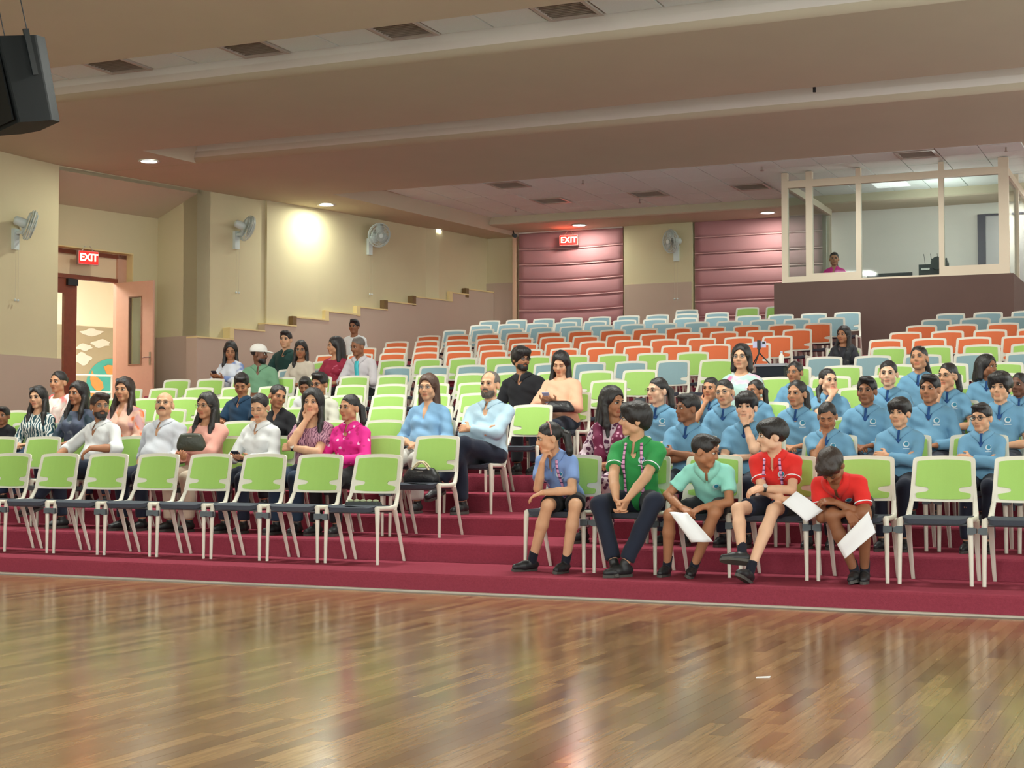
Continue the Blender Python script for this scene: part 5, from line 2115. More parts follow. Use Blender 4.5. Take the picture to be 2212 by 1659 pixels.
def ribbon(P, pts, width, m, name, d=(0, 1, 0), off=.004, up=None):
    """flat strip laid on the shirt along pts (figure space)"""
    pts = [np.asarray(p, float) for p in pts]
    L, R_ = [], []
    for i, p in enumerate(pts):
        t = pts[min(i + 1, len(pts) - 1)] - pts[max(i - 1, 0)]
        s = np.cross(t, np.asarray(d, float))
        s /= max(np.linalg.norm(s), 1e-9)
        L.append(p + s * width / 2)
        R_.append(p - s * width / 2)
    A = project(P['sp'], L + R_, d, off)
    n = len(pts)
    o = MB().add(A, [(i, i + 1, n + i + 1, n + i) for i in range(n - 1)], True).build(name, m, P['root'])
    md = o.modifiers.new('s', 'SOLIDIFY')
    md.thickness = .002
    return o


def lanyard(P, zlow=.12, sx=.075):
    """pink and violet neck strap hanging in two strips"""
    m = MATS.get('lanyard_pink')
    if m is None:
        m = mat('lanyard_pink', rgb(214, 150, 190), .6)
        nt = m.node_tree
        tc = nt.nodes.new('ShaderNodeTexCoord')
        w = nt.nodes.new('ShaderNodeTexWave')
        w.bands_direction = 'Z'
        w.inputs['Scale'].default_value = 9
        nt.links.new(tc.outputs['Object'], w.inputs['Vector'])
        r = nt.nodes.new('ShaderNodeValToRGB')
        r.color_ramp.elements[0].position, r.color_ramp.elements[0].color = .12, (*rgb(84, 36, 88), 1)
        r.color_ramp.elements[1].position, r.color_ramp.elements[1].color = .2, (*rgb(222, 160, 200), 1)
        nt.links.new(w.outputs['Fac'], r.inputs[0])
        nt.links.new(r.outputs[0], nt.nodes['Principled BSDF'].inputs['Base Color'])
    t = P['tors']
    first = None
    for s in (1, -1):
        pts = [t(s * (.062 + (sx * .75 - .062) * u + .012 * math.sin(u * 3)), -.3, .455 - (.455 - zlow) * u) for u in [k / 10 for k in range(11)]]
        o = ribbon(P, pts, .020 * P['S'], m, 'lanyard_strap', P['Rt'] @ v3(0, 1, 0), .007)
    return o
# ------------------------------------------------------------------ the audience
SB = cloth('school_blue', (112, 160, 192), .9, .05)
SBD = cloth('school_blue_deep', (46, 84, 140), .9, .05)
NAVY = cloth('navy_trousers', (36, 42, 58))
BLACKC = cloth('black_cloth', (30, 30, 34))
JEANS = cloth('blue_denim', (44, 62, 84))
WHITEC = cloth('white_cotton', (222, 224, 224), .85, .03)

# parents' block ----------------------------------------------------
person('p1', 'small boy in a black shirt, cut off by the picture edge', (6, 899), 3, hv=-20, sex='m', tone='brown', hair='short', top=BLACKC, bottom=NAVY, arms=('lap', 'lap'), voxel=1.2)
p = person('p2', 'woman in a teal and white geometric top with sunglasses on her hair', (82, 860), 3, hv=-32, hr=-4, tone='light', hair='longfront', top=print_mat('print_teal_geo', rgb(216, 218, 212), [rgb(28, 74, 86)], 11, 'wave', thr=.5), sleeve='long', bottom=JEANS, arms=('lap', 'lap'), glasses='sun')
p = person('p3', 'woman with tied hair and a pink and white scarf, by the open door', (126, 826), 4, hv=-38, tone='mid', hair='bun', top=print_mat('print_pink_white', rgb(236, 222, 214), [rgb(226, 112, 112)], 7, 'noise', thr=.42), sleeve='half', bottom=WHITEC, arms=('lap', 'lap'), fat=1.1)
person('p4', 'woman with loose dark hair in a slate patterned tunic', (168, 851), 3, hv=-42, tone='tan', hair='longfront', top=print_mat('print_slate', rgb(76, 84, 104), [rgb(116, 124, 134), rgb(44, 62, 74)], 10, 'noise', thr=.42), sleeve='long', bottom=NAVY, arms=('lap', 'lap'))
p5 = person('p5', 'bearded man with glasses in a white shirt, arm along the next chair', (216, 878), 2, hv=14, sex='m', tone='tan', hair='side', hcol='dark', top=WHITEC, sleeve='half', neck='v', collar=True, bottom=NAVY, fat=1.12, beard='full_must', glasses='thin', byaw=-8,
            arms=(dict(px=(196, 968, -.10), pole=(1, .3, -.6), f=(-.75, -.4, -.6), n=(0, .4, -1)), dict(px=(122, 985, .02), pole=(-1, .6, -.3), f=(-.9, -.3, -.3), n=(0, 0, -1))), legs='cross')
person('p6', 'woman in an orange floral blouse, braid forward, sunglasses on her head', (268, 843), 3, hv=-28, tone='mid', hair='longfront', hcol='dark', top=print_mat('print_orange_floral', rgb(222, 176, 156), [rgb(232, 116, 66), rgb(196, 150, 150)], 9, 'noise', thr=.43), sleeve='half', neck='v', bottom=JEANS, arms=('lap', 'lap'), glasses='sun', fat=1.08)
person('p7', 'bald man with a big black moustache and glasses, head tipped back', (355, 875), 2, hv=-14, hp=-12, sex='m', tone='light', hair=None, top=cloth('pale_grey_shirt', (204, 208, 216), .85, .03), sleeve='half', neck='v', collar=True, bottom=NAVY, fat=1.26, beard='must_big', glasses='thin', lean=-8, arms=('thigh', 'side'))
person('p8', 'woman with glasses and long hair in a salmon pink top hugging a bag', (447, 878), 2, hv=-38, tone='mid', hair='longfront', top=cloth('salmon_knit', (226, 164, 150), .9, .05), sleeve='long', neck='round', bottom=cloth('cream_trousers', (200, 184, 164)), fat=1.2, glasses='thin', arms=('crossL', 'phonelow'))
person('p9', 'man in a dark navy polo shirt looking down at his lap', (522, 831), 4, hv=-12, hp=24, sex='m', tone='tan', hair='short', top=cloth('navy_polo', (28, 54, 78)), collar=True, neck='v', bottom=NAVY, arms=('phonelow', 'phonelow'), eyes='down')
p10 = person('p10', 'woman in a loose white shirt looking down at her phone', (561, 880), 2, hv=-26, hp=18, tone='light', hair='bun', top=WHITEC, sleeve='long', neck='v', collar=True, bottom=NAVY, arms=('phonelow', 'phonelow'), eyes='down')
person('p11', 'woman in a black jacket with hair tied back, head tilted', (600, 857), 3, hv=22, hr=12, hp=6, tone='tan', hair='pony', top=BLACKC, sleeve='long', neck='v', bottom=BLACKC, arms=('lap', 'lap'))
p12 = person('p12', 'woman in a mauve printed blouse with curly hair over one shoulder', (675, 872), 2, hv=-16, hp=-4, tone='light', hair='curly', top=print_mat('print_mauve', rgb(190, 140, 158), [rgb(110, 66, 92)], 16, 'wave', thr=.30), neck='wide', bottom=JEANS, fat=1.1, arms=('crossL', 'chin'))
person('p13', 'woman in a bright magenta floral shirt, ponytail, hands clasped', (755, 882), 2, hv=-42, tone='mid', hair='pony', top=print_mat('print_magenta', rgb(222, 36, 140), [rgb(240, 190, 222), rgb(196, 24, 112)], 15, 'voronoi', thr=.22), sleeve='long', neck='v', collar=True, bottom=BLACKC, arms=('clasp', 'clasp'))
person('p14', 'man looking down, mostly hidden behind a man with dark glasses', (659, 835), 5, hv=-10, hp=20, sex='m', tone='brown', hair='short', top=WHITEC, bottom=NAVY, lean=12, eyes='down', arms=('lap', 'lap'), voxel=1.2)
person('p15', 'man with dark glasses in a pale grey shirt behind the curly-haired woman', (690, 830), 4, hv=-38, hp=6, sex='m', tone='tan', hair='side', top=cloth('pale_olive_shirt', (196, 194, 180), .85, .04), sleeve='half', neck='v', collar=True, bottom=NAVY, glasses='black', arms=('lap', 'lap'))
p16 = person('p16', 'man in a white cap and sage green shirt turning his head aside', (560, 765), 7, hv=72, hp=4, sex='m', tone='dark', hair='crop', top=cloth('sage_green', (110, 150, 120)), sleeve='half', neck='v', collar=True, bottom=NAVY, beard='full_must', fat=1.1, byaw=20, arms=('lap', 'lap'))
p17 = person('p17', 'woman in a white and blue blouse holding a lit phone', (498, 758), 8, hv=-4, hp=16, tone='tan', hair='longfront', top=print_mat('print_white_blue', rgb(216, 220, 230), [rgb(120, 140, 190)], 6, 'noise', thr=.40), sleeve='long', bottom=NAVY, arms=('phone', 'phone'), eyes='down')
person('p18', 'man in a dark bottle green polo sitting upright by the wall', (617, 734), 9, hv=-18, sex='m', tone='light', hair='short', top=cloth('bottle_green', (34, 62, 58)), collar=True, neck='v', bottom=NAVY, arms=('lap', 'lap'))
person('p19', 'woman with glasses and long hair in a cream buttoned blouse', (650, 756), 8, hv=-8, hp=6, tone='tan', hair='longfront', top=cloth('cream_blouse', (208, 196, 180)), sleeve='long', bottom=NAVY, glasses='thin', arms=('lap', 'lap'))
person('p20', 'woman in a crimson printed dress seen in profile', (724, 748), 8, hv=-74, tone='mid', hair='long', top=print_mat('print_crimson', rgb(150, 34, 60), [rgb(196, 96, 120)], 14, 'noise', thr=.36), sleeve='half', bottom=BLACKC, arms=('lap', 'lap'))
p21 = person('p21', 'grey-haired man in a white shirt and turquoise tie leaning forward', (773, 749), 8, hv=-48, hp=12, sex='m', tone='brown', hair='crop', hcol='grey', top=cloth('pale_lilac_shirt', (206, 200, 204), .85, .03), sleeve='half', neck='v', collar=True, bottom=BLACKC, lean=16, fat=1.12, arms=('knee', 'knee'))
person('p22', 'dark-haired man in a white T-shirt above the man with the tie', (765, 706), 12, hv=-24, sex='m', tone='brown', hair='side', top=WHITEC, bottom=NAVY, arms=('lap', 'lap'))
person('p23', 'woman in a light blue tunic with very long brown hair and glasses', (925, 838), 3, hv=-22, tone='light', hair='verylong', hcol='brown', top=cloth('light_blue_tunic', (130, 172, 208)), sleeve='half', neck='v', bottom=cloth('white_trousers', (206, 204, 198)), glasses='thin', fat=1.12, arms=('lap', 'lap'))
person('p24', 'grey-bearded man in a pale blue shirt with folded arms', (1058, 832), 3, hv=-26, hp=-4, sex='m', tone='light', hair='receding', hcol='grey', top=cloth('pale_blue_shirt', (176, 204, 220), .85, .03), sleeve='long', neck='v', collar=True, bottom=NAVY, fat=1.18, beard='full_must', arms=('crossL', 'crossR'), legs='cross', lean=-8)
person('p25', 'young bearded man in a black shirt and glasses beside the peach blouse', (1126, 776), 5, hv=30, hp=4, sex='m', tone='tan', hair='mop', top=BLACKC, sleeve='half', neck='v', collar=True, bottom=BLACKC, beard='full_must', glasses='black', fat=1.05, side=-4, arms=('lap', 'lap'), hs=1.0)
p26 = person('p26', 'woman in a peach blouse with long black hair looking at her phone', (1211, 786), 5, hv=-16, hp=20, hr=4, tone='light', hair='longfront', top=cloth('peach_blouse', (232, 176, 146), .88, .04), sleeve='long', bottom=NAVY, fat=1.34, arms=('phone', 'phone'), eyes='down')

# students' block: staff ---------------------------------------------
p27 = person('p27', 'woman in a maroon and white scarf and printed kurta, turned aside', (1323, 869), 2, hv=44, hp=8, tone='tan', hair='longfront', top=print_mat('print_plum_kurta', rgb(206, 186, 196), [rgb(88, 40, 72)], 26, 'voronoi', thr=.42), sleeve='half', bottom=MATS['print_plum_kurta'], arms=('lap', 'lap'))
p38 = person('p38', 'woman with bobbed hair and glasses in a mint and pink floral top', (1601, 772), 5, hv=-14, tone='light', hair='bob', top=print_mat('print_mint_rose', rgb(176, 210, 202), [rgb(206, 120, 168), rgb(226, 196, 214)], 8, 'noise', thr=.40), neck='round', bottom=NAVY, glasses='thin', arms=('lap', 'lap'))


def student(key, label, head, row, **k):
    d = dict(top=SB, collar=True, neck='v', logo=True, bottom=NAVY, sex='m', hair='short', tone='mid', arms=('lap', 'lap'), lean=0, fat=1.0, bust=False, inner=SBD)
    d.update(k)
    return person(key, label, head, row, **d)


# front row ----------------------------------------------------------
PERI = cloth('periwinkle_polo', (126, 154, 208), .9, .05)
p28 = student('p28', 'girl in a periwinkle polo resting her chin on her fist, front row', (1186, 947), 1, hv=-74, hp=10, sex='f', hair='pony', hcol='black', tone='light', top=PERI, bottom=BLACKC, shorts=.80, S=.88, hs=.95, lean=5, byaw=-10, inner=None,
              arms=(dict(px=(1172, 1064, -.13), pole=(1, .3, -.4), f=(-.9, -.25, -.35), n=(0, .2, -1), curl=(18, 25, 20)), dict(px=(1171, 1000, -.10), pole=(.2, -.6, -1), f=(.25, .25, .9), n=(.55, .7, .1), curl=(50, 60, 45))),
              legs={1: ((1243, 1092, -.14), (1222, 1200, -.10)), -1: ((1183, 1092, -.14), (1150, 1197, -.06), (-.45, -.9, 0))})
lanyard(p28, .08)
p29 = student('p29', 'boy with thick hair in a green polo, hands clasped, front row', (1371, 908), 1, hv=-84, hp=-2, hair='mop', tone='light', top=cloth('green_polo', (52, 146, 78), .9, .05), lean=10, fat=1.05, inner=None,
              arms=(dict(px=(1353, 1082, -.16), pole=(1, .2, -.3), f=(-.35, -.25, -.9), n=(-.9, .2, 0), curl=(30, 40, 30)), dict(px=(1331, 1082, -.16), pole=(-1, .2, -.3), f=(.35, -.25, -.9), n=(.9, .2, 0), curl=(30, 40, 30))),
              legs={1: ((1413, 1084, -.12), (1350, 1197, -.26), (-.6, -.8, 0)), -1: ((1296, 1090, -.10), (1326, 1203, -.20), (.3, -.95, 0))})
lanyard(p29, .05, .085)
p32 = student('p32', 'boy in a mint green polo bent over a sheet, front row', (1523, 975), 1, hv=72, hp=14, hair='short', tone='tan', top=cloth('mint_polo', (150, 222, 208), .9, .05), bottom=BLACKC, shorts=.8, S=.84, lean=10, byaw=6, hs=.94, inner=None,
              arms=(dict(px=(1516, 1096, -.16), pole=(1, .4, -.2), f=(-.75, -.45, -.45), n=(0, .3, -1), curl=(35, 45, 35)), dict(px=(1472, 1096, -.16), pole=(-1, .4, -.2), f=(.75, -.45, -.4), n=(0, .3, -1), curl=(30, 40, 30))),
              legs={1: ((1544, 1108, -.14), (1499, 1206, -.10)), -1: ((1447, 1112, -.14), (1441, 1204, -.06))})
p37 = student('p37', 'boy in a red polo with a watch, ankles crossed, front row', (1667, 943), 1, hv=-76, hp=2, hair='bowl', tone='fair', top=cloth('red_polo', (222, 52, 48), .9, .05), bottom=NAVY, shorts=.74, S=.86, lean=0, hs=.96, inner=None,
              arms=(dict(px=(1646, 1055, -.12), pole=(1, .3, -.5), f=(-.95, -.1, -.25), n=(0, .6, -.8)), dict(px=(1694, 1078, -.08), pole=(-1, .3, -.5), f=(.95, -.2, -.2), n=(0, .5, -.9), curl=(25, 35, 30))),
              legs={1: ((1671, 1102, -.16), (1620, 1206, -.36), (-.2, -.9, .35)), -1: ((1594, 1100, -.14), (1603, 1194, -.32), (-.85, -.45, .1), 1)})
lanyard(p37, .10)
p43 = student('p43', 'boy in a red polo doubled over his knees, front row', (1796, 1008), 1, hv=-24, hp=60, hair='bowl', hcol='dark', tone='brown', top=MATS['cloth_red_polo'], bottom=BLACKC, shorts=.8, S=.88, lean=20, side=-6, hs=.95, eyes='down', inner=None,
              arms=(dict(px=(1806, 1085, -.14), pole=(1, .2, -.2), f=(-.95, -.2, .1), n=(0, .5, -.8)), dict(px=(1832, 1108, -.18), pole=(-1, .4, -.2), f=(.55, -.3, -.75), n=(-.2, .7, -.3), curl=(30, 40, 30))),
              legs={1: ((1866, 1108, -.14), (1868, 1210, -.02)), -1: ((1796, 1114, -.16), (1846, 1212, -.06))})

# rows behind --------------------------------------------------------
student('p31', 'boy in a blue polo in profile behind the boy in mint', (1485, 883), 2, hv=-58, hair='short', tone='brown', arms=('crossL', 'crossR'), logo=False)
p35 = student('p35', 'boy in a blue polo with a wristband, fingers at his mouth', (1612, 880), 2, hv=-12, hair='bowl', tone='fair', arms=('mouth', 'crossR'))
student('p42', 'boy in a blue polo looking down with his hand at his mouth', (1787, 900), 2, hv=-6, hp=24, hair='crop', tone='tan', arms=('lap', 'mouth'), eyes='down', fat=1.1)
student('p46', 'boy in a blue polo, arms folded, beside the doubled-over boy', (1943, 893), 2, hv=-20, hair='bowl', tone='light', sleeve='long', arms=('crossL', 'crossR'))
student('p50', 'boy in a blue polo with thick black glasses, arms folded', (2120, 903), 2, hv=-24, hp=4, hair='short', tone='light', glasses='black', sleeve='long', arms=('crossL', 'crossR'))
student('p30', 'girl with a fringe and pale glasses in a blue polo by the aisle', (1420, 845), 3, hv=-46, sex='f', hair='pony', tone='fair', glasses='thin')
student('p34', 'girl with glasses in a blue polo, ponytail over her shoulder', (1565, 849), 3, hv=-18, hr=-8, sex='f', hair='ponyside', tone='light', glasses='thin', logo=False)
student('p40', 'girl in a blue polo with smooth tied hair above the eating boy', (1721, 851), 3, hv=-26, sex='f', hair='pony', tone='mid')
student('p44', 'tall dark-skinned boy in a blue polo, side-swept hair', (1872, 845), 3, hv=-14, hair='side', tone='brown', sleeve='long', fat=1.08)
student('p48', 'round-faced boy in a blue polo next to the side-swept boy', (2008, 841), 3, hv=-16, hair='side', tone='tan', sleeve='long', fat=1.12, jaw=1.12)
student('p52', 'boy with bushy hair in a blue polo behind the boy in thick glasses', (2160, 838), 3, hv=-14, hair='mop', tone='light', fat=1.08)
student('p33', 'girl in a blue polo with her hand on her chin, half hidden', (1535, 840), 4, hv=-22, sex='f', hair='pony', tone='mid', arms=('lap', 'chin'), logo=False)
student('p36', 'girl in a blue polo peering past the boy with the wristband', (1631, 845), 4, hv=-40, sex='f', hair='pony', tone='tan', logo=False)
student('p41', 'girl with a fringe and side ponytail, hand near her lips', (1789, 823), 4, hv=28, sex='f', hair='ponyside', tone='fair', arms=('lap', 'mouth'), logo=False)
student('p45', 'pale girl in a blue polo with tightly tied hair', (1919, 808), 4, hv=-8, sex='f', hair='bun', tone='fair', logo=False)
student('p49', 'girl with glasses in a blue polo biting her nails', (2047, 813), 4, hv=-30, sex='f', hair='pony', tone='light', glasses='thin', arms=('lap', 'mouth'))
student('p53', 'dark-skinned boy in a blue polo at the picture edge', (2202, 832), 4, hv=-26, hair='crop', tone='dark', logo=False)
student('p39', 'girl with round glasses and a high bun in the fifth row', (1717, 805), 5, hv=-26, sex='f', hair='bun', tone='tan', glasses='thin', logo=False)
student('p47', 'girl with a hair clip and ponytail looking up, fifth row', (1985, 775), 5, hv=-16, hp=-8, sex='f', hair='pony', tone='mid', logo=False, hr=-6)
student('p51', 'girl with short fringed hair looking away, fifth row', (2132, 793), 5, hv=54, sex='f', hair='bob', tone='brown', logo=False)
# on the steps and in the booth
p54 = person('p54', 'woman in a dark floral shawl alone beside the aisle below the booth', (1822, 724), 9, hv=-26, tone='tan', hair='longfront', top=print_mat('print_dark_floral', rgb(42, 42, 50), [rgb(110, 96, 96)], 16, 'noise', thr=.33), sleeve='long', bottom=BLACKC, arms=('lap', 'lap'))
zb_ = at(1802, 560, Y=YK + 1.25).z
p55 = person('p55', 'woman in a magenta top sitting inside the glazed booth', (1802, 560), 1, hv=0, tone='tan', hair='pony', top=cloth('magenta_top', (206, 30, 130)), sleeve='short', neck='v', bottom=BLACKC, where=(YK + 1.0, 2.75), seat=zb_ - 2.75 - .68, arms=('lap', 'lap'), voxel=.8)
# ------------------------------------------------------------------ things worn or carried
def add_sdf(P, name, prims, m, vox=1.3):
    V, F = surface(prims, P['vx'] * vox)
    return link(name, mesh_np(name, V, F4=F, mats=[m]), P['root'])


def scarf(P, m, name='scarf'):
    t, S = P['tors'], P['S']
    pr = []
    for s in (1, -1):
        pts = [t(s * .03, .085, .44), t(s * .105, .03, .455), t(s * .11, -.07, .40), t(s * .085, -.125, .30), t(s * .06, -.14, .16), t(s * .05, -.14, .06)]
        rr = (.03, .034, .04, .044, .046, .04)
        for k in range(5):
            pr.append(cap(pts[k], pts[k + 1], rr[k] * S, rr[k + 1] * S, k=.03))
    return add_sdf(P, name, pr, m)


scarf(p27, print_mat('print_maroon_scarf', rgb(112, 30, 68), [rgb(206, 150, 176)], 22, 'voronoi', thr=.26))
scarf(PEOPLE['p3'], print_mat('print_coral_scarf', rgb(232, 214, 206), [rgb(228, 104, 100)], 6, 'noise', thr=.46))
scarf(p54, print_mat('print_dark_shawl', rgb(38, 40, 46), [rgb(96, 90, 84)], 20, 'noise', thr=.33), 'shawl')
# earring of the woman in the maroon scarf
MB().ball(p27['hc'] + p27['Rh'] @ (v3(-.082, .012, -.052) * p27['hs']), .011, 8, 6).build('earring', mat('pearl', rgb(232, 226, 216), .2), p27['root'])
# white cap
hs_, H_c = p16['hs'], p16
pr = moved([ell((0, .012, .050), (.092, .112, .085), k=.01), ell((0, .0, -.055), (.2, .2, .085), k=.005, op='s')], I3, v3(0, 0, 0), hs_)
V, F = surface(pr, p16['vx'] * 1.2)
cp = link('cap', mesh_np('cap', p16['hc'] + V @ p16['Rh'].T, F4=F, mats=[cloth('white_cap', (226, 222, 216), .8, .02)]), p16['root'])
V, F = surface(moved([ell((0, -.115, .034), (.070, .075, .012), Rx(.12), k=.01)], I3, v3(0, 0, 0), hs_), p16['vx'])
link('cap_peak', mesh_np('cap_peak', p16['hc'] + V @ p16['Rh'].T, F4=F, mats=[MATS['cloth_white_cap']]), cp)
# tie
t = p21['tors']
ribbon(p21, [t(0, -.3, .44 - .40 * k / 10) for k in range(11)], .062, mat('turquoise_tie', rgb(70, 190, 200), .6, noise=(30, .1)), 'tie', p21['Rt'] @ v3(0, 1, 0), .008)
# watches
for P, sd, col, nm in ((p37, 0, rgb(196, 196, 190), 'watch'), (p35, 0, rgb(40, 44, 48), 'wristband'), (p12, 0, rgb(222, 214, 200), 'watch')):
    T, fd, pn, El, Sh = P['wrists'][sd]
    fa = (T - El) / np.linalg.norm(T - El)
    c = T - fa * .018
    w = MB().tube([c - fa * .009, c + fa * .009], .0315 * P['S'], 14).build(nm, mat('strap_black', rgb(30, 30, 32), .5), P['root'])
    if nm == 'watch':
        nn = -pn + v3(0, -.6, .3)
        nn = nn - fa * (nn @ fa)
        nn /= np.linalg.norm(nn)
        MB().tube([c + nn * .028 * P['S'], c + nn * .036 * P['S']], .017, 12).build('watch_face', mat('watch_face_%d' % int(col[0] * 99), col, .25), w)
# white bands on the polo sleeves
for P in (p29, p37, p43):
    for T, fd, pn, El, Sh in P['wrists']:
        a_, b_ = Sh + (El - Sh) * .575, Sh + (El - Sh) * .61
        MB().tube([a_, b_], .0535 * P['S'] + .0155, 18, cap=False).build('sleeve_trim', M_PAPER, P['root'])
# hair tie and hair band
hm_ = lambda P, *a: P['hc'] + P['Rh'] @ (v3(*a) * P['hs'])
MB().tube([hm_(p28, -.02, .108, .055), hm_(p28, .02, .112, .045)], .022, 10).build('hair_tie', mat('teal_scrunchie', rgb(30, 110, 110), .7), p28['root'])
MB().tube([hm_(p28, .085 * math.cos(a), .0 + .01 * math.sin(a), .03 + .103 * math.sin(a)) for a in [math.pi * k / 12 for k in range(13)]], .006, 6).build('hair_band', mat('band_rose', rgb(190, 130, 120), .5), p28['root'])
P47 = PEOPLE['p47']
MB().tube([hm_(P47, .05, -.055, .10), hm_(P47, .065, -.03, .10)], .007, 6).build('hair_clip', M_STEEL, P47['root'])


# ------------------------------------------------------------------ phones
def phone(P, label, glow=True, m=M_PHONE, size=.15):
    a, b = P['wrists'][0], P['wrists'][1]
    mid = (a[0] + b[0]) / 2 + (a[1] + b[1]) * .5 * .085 + v3(0, 0, .012)
    face = P['hc'] - mid
    face /= np.linalg.norm(face)
    up = v3(0, -.5, .6)
    up -= face * (up @ face)
    up /= np.linalg.norm(up)
    sd = np.cross(up, face)
    o = empty('smartphone', (0, 0, 0))
    o.matrix_basis = P['root'].matrix_basis.copy()
    tag(o, label, 'phone')
    MB().obox(mid, sd * .037, up * size / 2, face * .005).build('phone_body', m, o)
    MB().obox(mid + face * .0055, sd * .034, up * (size / 2 - .006), face * .0006).build('phone_screen', M_SCREEN if glow else M_DARK, o)


phone(p10, 'dark phone held in the lap of the woman in the white shirt', False)
phone(p17, 'glowing phone held by the woman in white and blue')
phone(p26, 'pale phone held by the woman in the peach blouse', True, mat('phone_lilac', rgb(190, 194, 226), .35))


# ------------------------------------------------------------------ sheets of paper
def sheet(px, label, dy, bulge=.03, row=1):
    A, B, C, D = [np.array(at(x, y, Y=Yrow(row) + d_)) for (x, y), d_ in zip(px, dy)]
    n = np.cross(B - A, D - A)
    n /= np.linalg.norm(n)
    if n[1] > 0:
        n = -n
    k = 10
    V = []
    for i in range(k + 1):
        for j in range(k + 1):
            u, v = i / k, j / k
            V.append(A * (1 - u) * (1 - v) + B * u * (1 - v) + C * u * v + D * (1 - u) * v + n * bulge * (math.sin(math.pi * v) * .8 + .3 * math.sin(2 * math.pi * u)))
    F = [(i * (k + 1) + j, i * (k + 1) + j + 1, (i + 1) * (k + 1) + j + 1, (i + 1) * (k + 1) + j) for i in range(k) for j in range(k)]
    o = MB().add(V, F, True).build('paper_sheet', M_PAPER)
    md = o.modifiers.new('s', 'SOLIDIFY')
    md.thickness = .0012
    tag(o, label, 'paper', 'white sheets held by front row boys')


sheet([(1446, 1106), (1484, 1107), (1540, 1170), (1493, 1172)], 'white sheet held low by the boy in mint', (-.30, -.28, -.30, -.33))
sheet([(1690, 1087), (1720, 1061), (1778, 1103), (1742, 1128)], 'white sheet curling in the hand of the boy with a watch', (-.24, -.18, -.14, -.22), .02)
sheet([(1876, 1105), (1892, 1150), (1825, 1207), (1808, 1176)], 'white sheet hanging from the doubled-over boy', (-.26, -.26, -.30, -.30), .02)


# ------------------------------------------------------------------ bags
def soft_bag(name, label, c, size, rz, m, handle=None, tilt=0.0):
    o = empty(name, c, (tilt, 0, rz))
    tag(o, label, 'bag')
    w, d, h = size
    pr = [ell((0, 0, h * .42), (w * .52, d * .55, h * .46), k=.02), cap((-w * .36, 0, h * .16), (w * .36, 0, h * .16), d * .45, k=.03), cap((-w * .3, 0, h * .72), (w * .3, 0, h * .72), d * .28, k=.03)]
    V, F = surface(pr, .011)
    V[:, 2] = np.maximum(V[:, 2], 0)
    link('bag_body', mesh_np('bag_body', V, F4=F, mats=[m]), o)
    if handle is not None:
        for s in (-1, 1):
            MB().tube([(-w * .28 + w * .56 * k / 8, s * d * .25, h * .75 + h * .62 * math.sin(math.pi * k / 8)) for k in range(9)], .008, 6).build('bag_handle', handle, o)
    MB().obox((0, -d * .36, h * .72), (w * .09, 0, 0), (0, .006, 0), (0, 0, h * .05)).build('bag_clasp', M_STEEL, o)
    return o


M_LEATH = mat('black_leather', rgb(26, 26, 30), .4, bump=(60, .3))
ch = SEATS['p', 2, 1].location
soft_bag('handbag', 'black handbag with cream handles on the chair beside the aisle', (ch.x - .02, ch.y + .17, ch.z + .462), (.30, .13, .13), .15, M_LEATH, mat('cream_leather', rgb(214, 200, 160), .5))
q = at(414, 972, Y=Yrow(2) + .05)
soft_bag('handbag', 'dark olive leather bag hugged by the woman in salmon pink', (q.x, q.y, q.z), (.25, .11, .17), .3, mat('olive_leather', rgb(58, 62, 50), .45, noise=(10, .3), bump=(40, .4)), None, .2)
q = at(1208, 880, Y=Yrow(5) - .08)
soft_bag('handbag', 'black bag on the lap of the woman in the peach blouse', (q.x, q.y, q.z - .05), (.28, .14, .11), 0, M_LEATH, None)
# pouch with a row of leaf shapes on the last front chair
ch = SEATS['p', 1, 1].location
o = empty('beaded_pouch', (ch.x + .03, ch.y + .14, ch.z + .462), (0, 0, .1))
tag(o, 'dark pouch with pale leaf trim on the front row aisle chair', 'pouch')
MB().prism(round_poly([(-.15, -.05), (.15, -.05), (.15, .05), (-.15, .05)], .02, 3), lambda x, y: (x, y, 0), lambda x, y: (x * .94, y * .9, .028)).build('pouch_body', mat('pouch_dark', rgb(44, 50, 52), .6, noise=(40, .3)), o)
for k in range(5):
    MB().ball((-.11 + .055 * k, -.005, .036), .024, 10, 6, (1.1, .75, .5)).build('leaf_trim', mat('leaf_sage', rgb(168, 176, 140), .6, noise=(30, .25)), o)

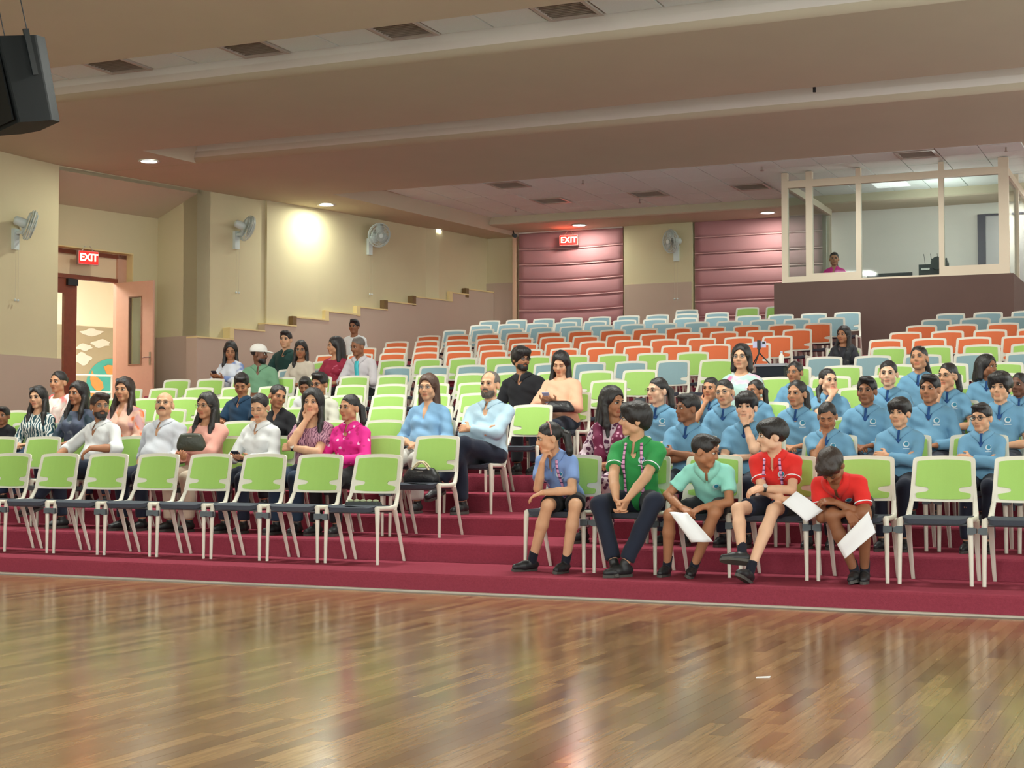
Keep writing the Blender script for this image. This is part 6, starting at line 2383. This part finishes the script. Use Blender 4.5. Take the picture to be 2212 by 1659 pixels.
# ------------------------------------------------------------------ camera phone on a tripod, on a cloth-covered table behind the seats
ty = Yrow(7) + .15
a, b = at(1632, 786, Y=ty), at(1692, 784, Y=ty)
tb = empty('covered_table', (0, 0, 0))
tag(tb, 'small table with a black cloth behind the woman in mint and pink', 'table')
zt7 = Ztier(7)
MB().box((a.x - .02, ty, a.z - .03), (b.x + .02, ty + .36, a.z)).build('table_top', mat('table_grey', rgb(150, 152, 158), .5), tb)
MB().prism(round_poly([(a.x, ty + .01), (b.x, ty + .01), (b.x, ty + .34), (a.x, ty + .34)], .02, 2), lambda x, y: (x, y, a.z - .42), lambda x, y: (x, y, a.z - .03)).build('table_cloth', cloth('table_black', (34, 40, 46)), tb)
for sx in (a.x + .03, b.x - .03):
    for sy in (ty + .05, ty + .3):
        MB().tube([(sx, sy, zt7), (sx, sy, a.z - .4)], .014, 6).build('table_leg', M_STEEL, tb)
tp = at(1640, 776, Y=ty + .15)
tz = a.z
tri = empty('tripod', (0, 0, 0))
tag(tri, 'small black tripod standing on the covered table', 'tripod')
tt = at(1640, 762, Y=ty + .15).z
for k in range(3):
    an = 2 * math.pi * k / 3 + .4
    MB().tube([(tp.x, tp.y, tt), (tp.x + .12 * math.cos(an), tp.y + .12 * math.sin(an), tz + .004)], .007, 6).build('tripod_leg', M_DARK, tri)
zph = at(1640, 744, Y=ty + .15).z
MB().tube([(tp.x, tp.y, tt - .01), (tp.x, tp.y, zph - .03)], .011, 8).build('tripod_column', M_DARK, tri)
MB().obox((tp.x, tp.y - .008, zph - .005), (.018, 0, 0), (0, .012, 0), (0, 0, .05)).build('phone_clamp', M_DARK, tri)
ph = empty('smartphone', (tp.x, tp.y + .008, zph))
tag(ph, 'lilac phone filming from the small tripod', 'phone')
MB().box((-.075, 0, -.036), (.075, .009, .036)).build('phone_body', MATS['phone_lilac'], ph)
MB().box((.035, -.004, .005), (.065, -.0002, .03)).build('camera_bump', M_DARK, ph)
bt = at(1692, 786, Y=ty + .2)
bo = empty('water_bottle', (bt.x - .02, ty + .2, a.z))
tag(bo, 'small white bottle at the end of the covered table', 'bottle')
MB().lathe([(0, 0), (.028, 0), (.03, .01), (.03, .09), (.014, .115), (.013, .125)], 14).build('bottle_body', M_WHITE, bo)
MB().lathe([(.0, .145), (.015, .144), (.015, .125), (0, .124)][::-1], 12).build('bottle_cap', mat('cap_blue', rgb(180, 196, 214), .4), bo)
# scraps on the wooden floor
q = at(1648, 1463, Z=.001)
o = MB().add([(-.035, -.012, .001), (.03, -.016, .002), (.038, .01, .006), (-.028, .014, .002)], [(0, 1, 2, 3)]).build('paper_scrap', M_PAPER, None, (q.x, q.y, 0), (0, 0, .4))
o.modifiers.new('s', 'SOLIDIFY').thickness = .001
tag(o, 'small white paper scrap lying on the wooden floor', 'paper')
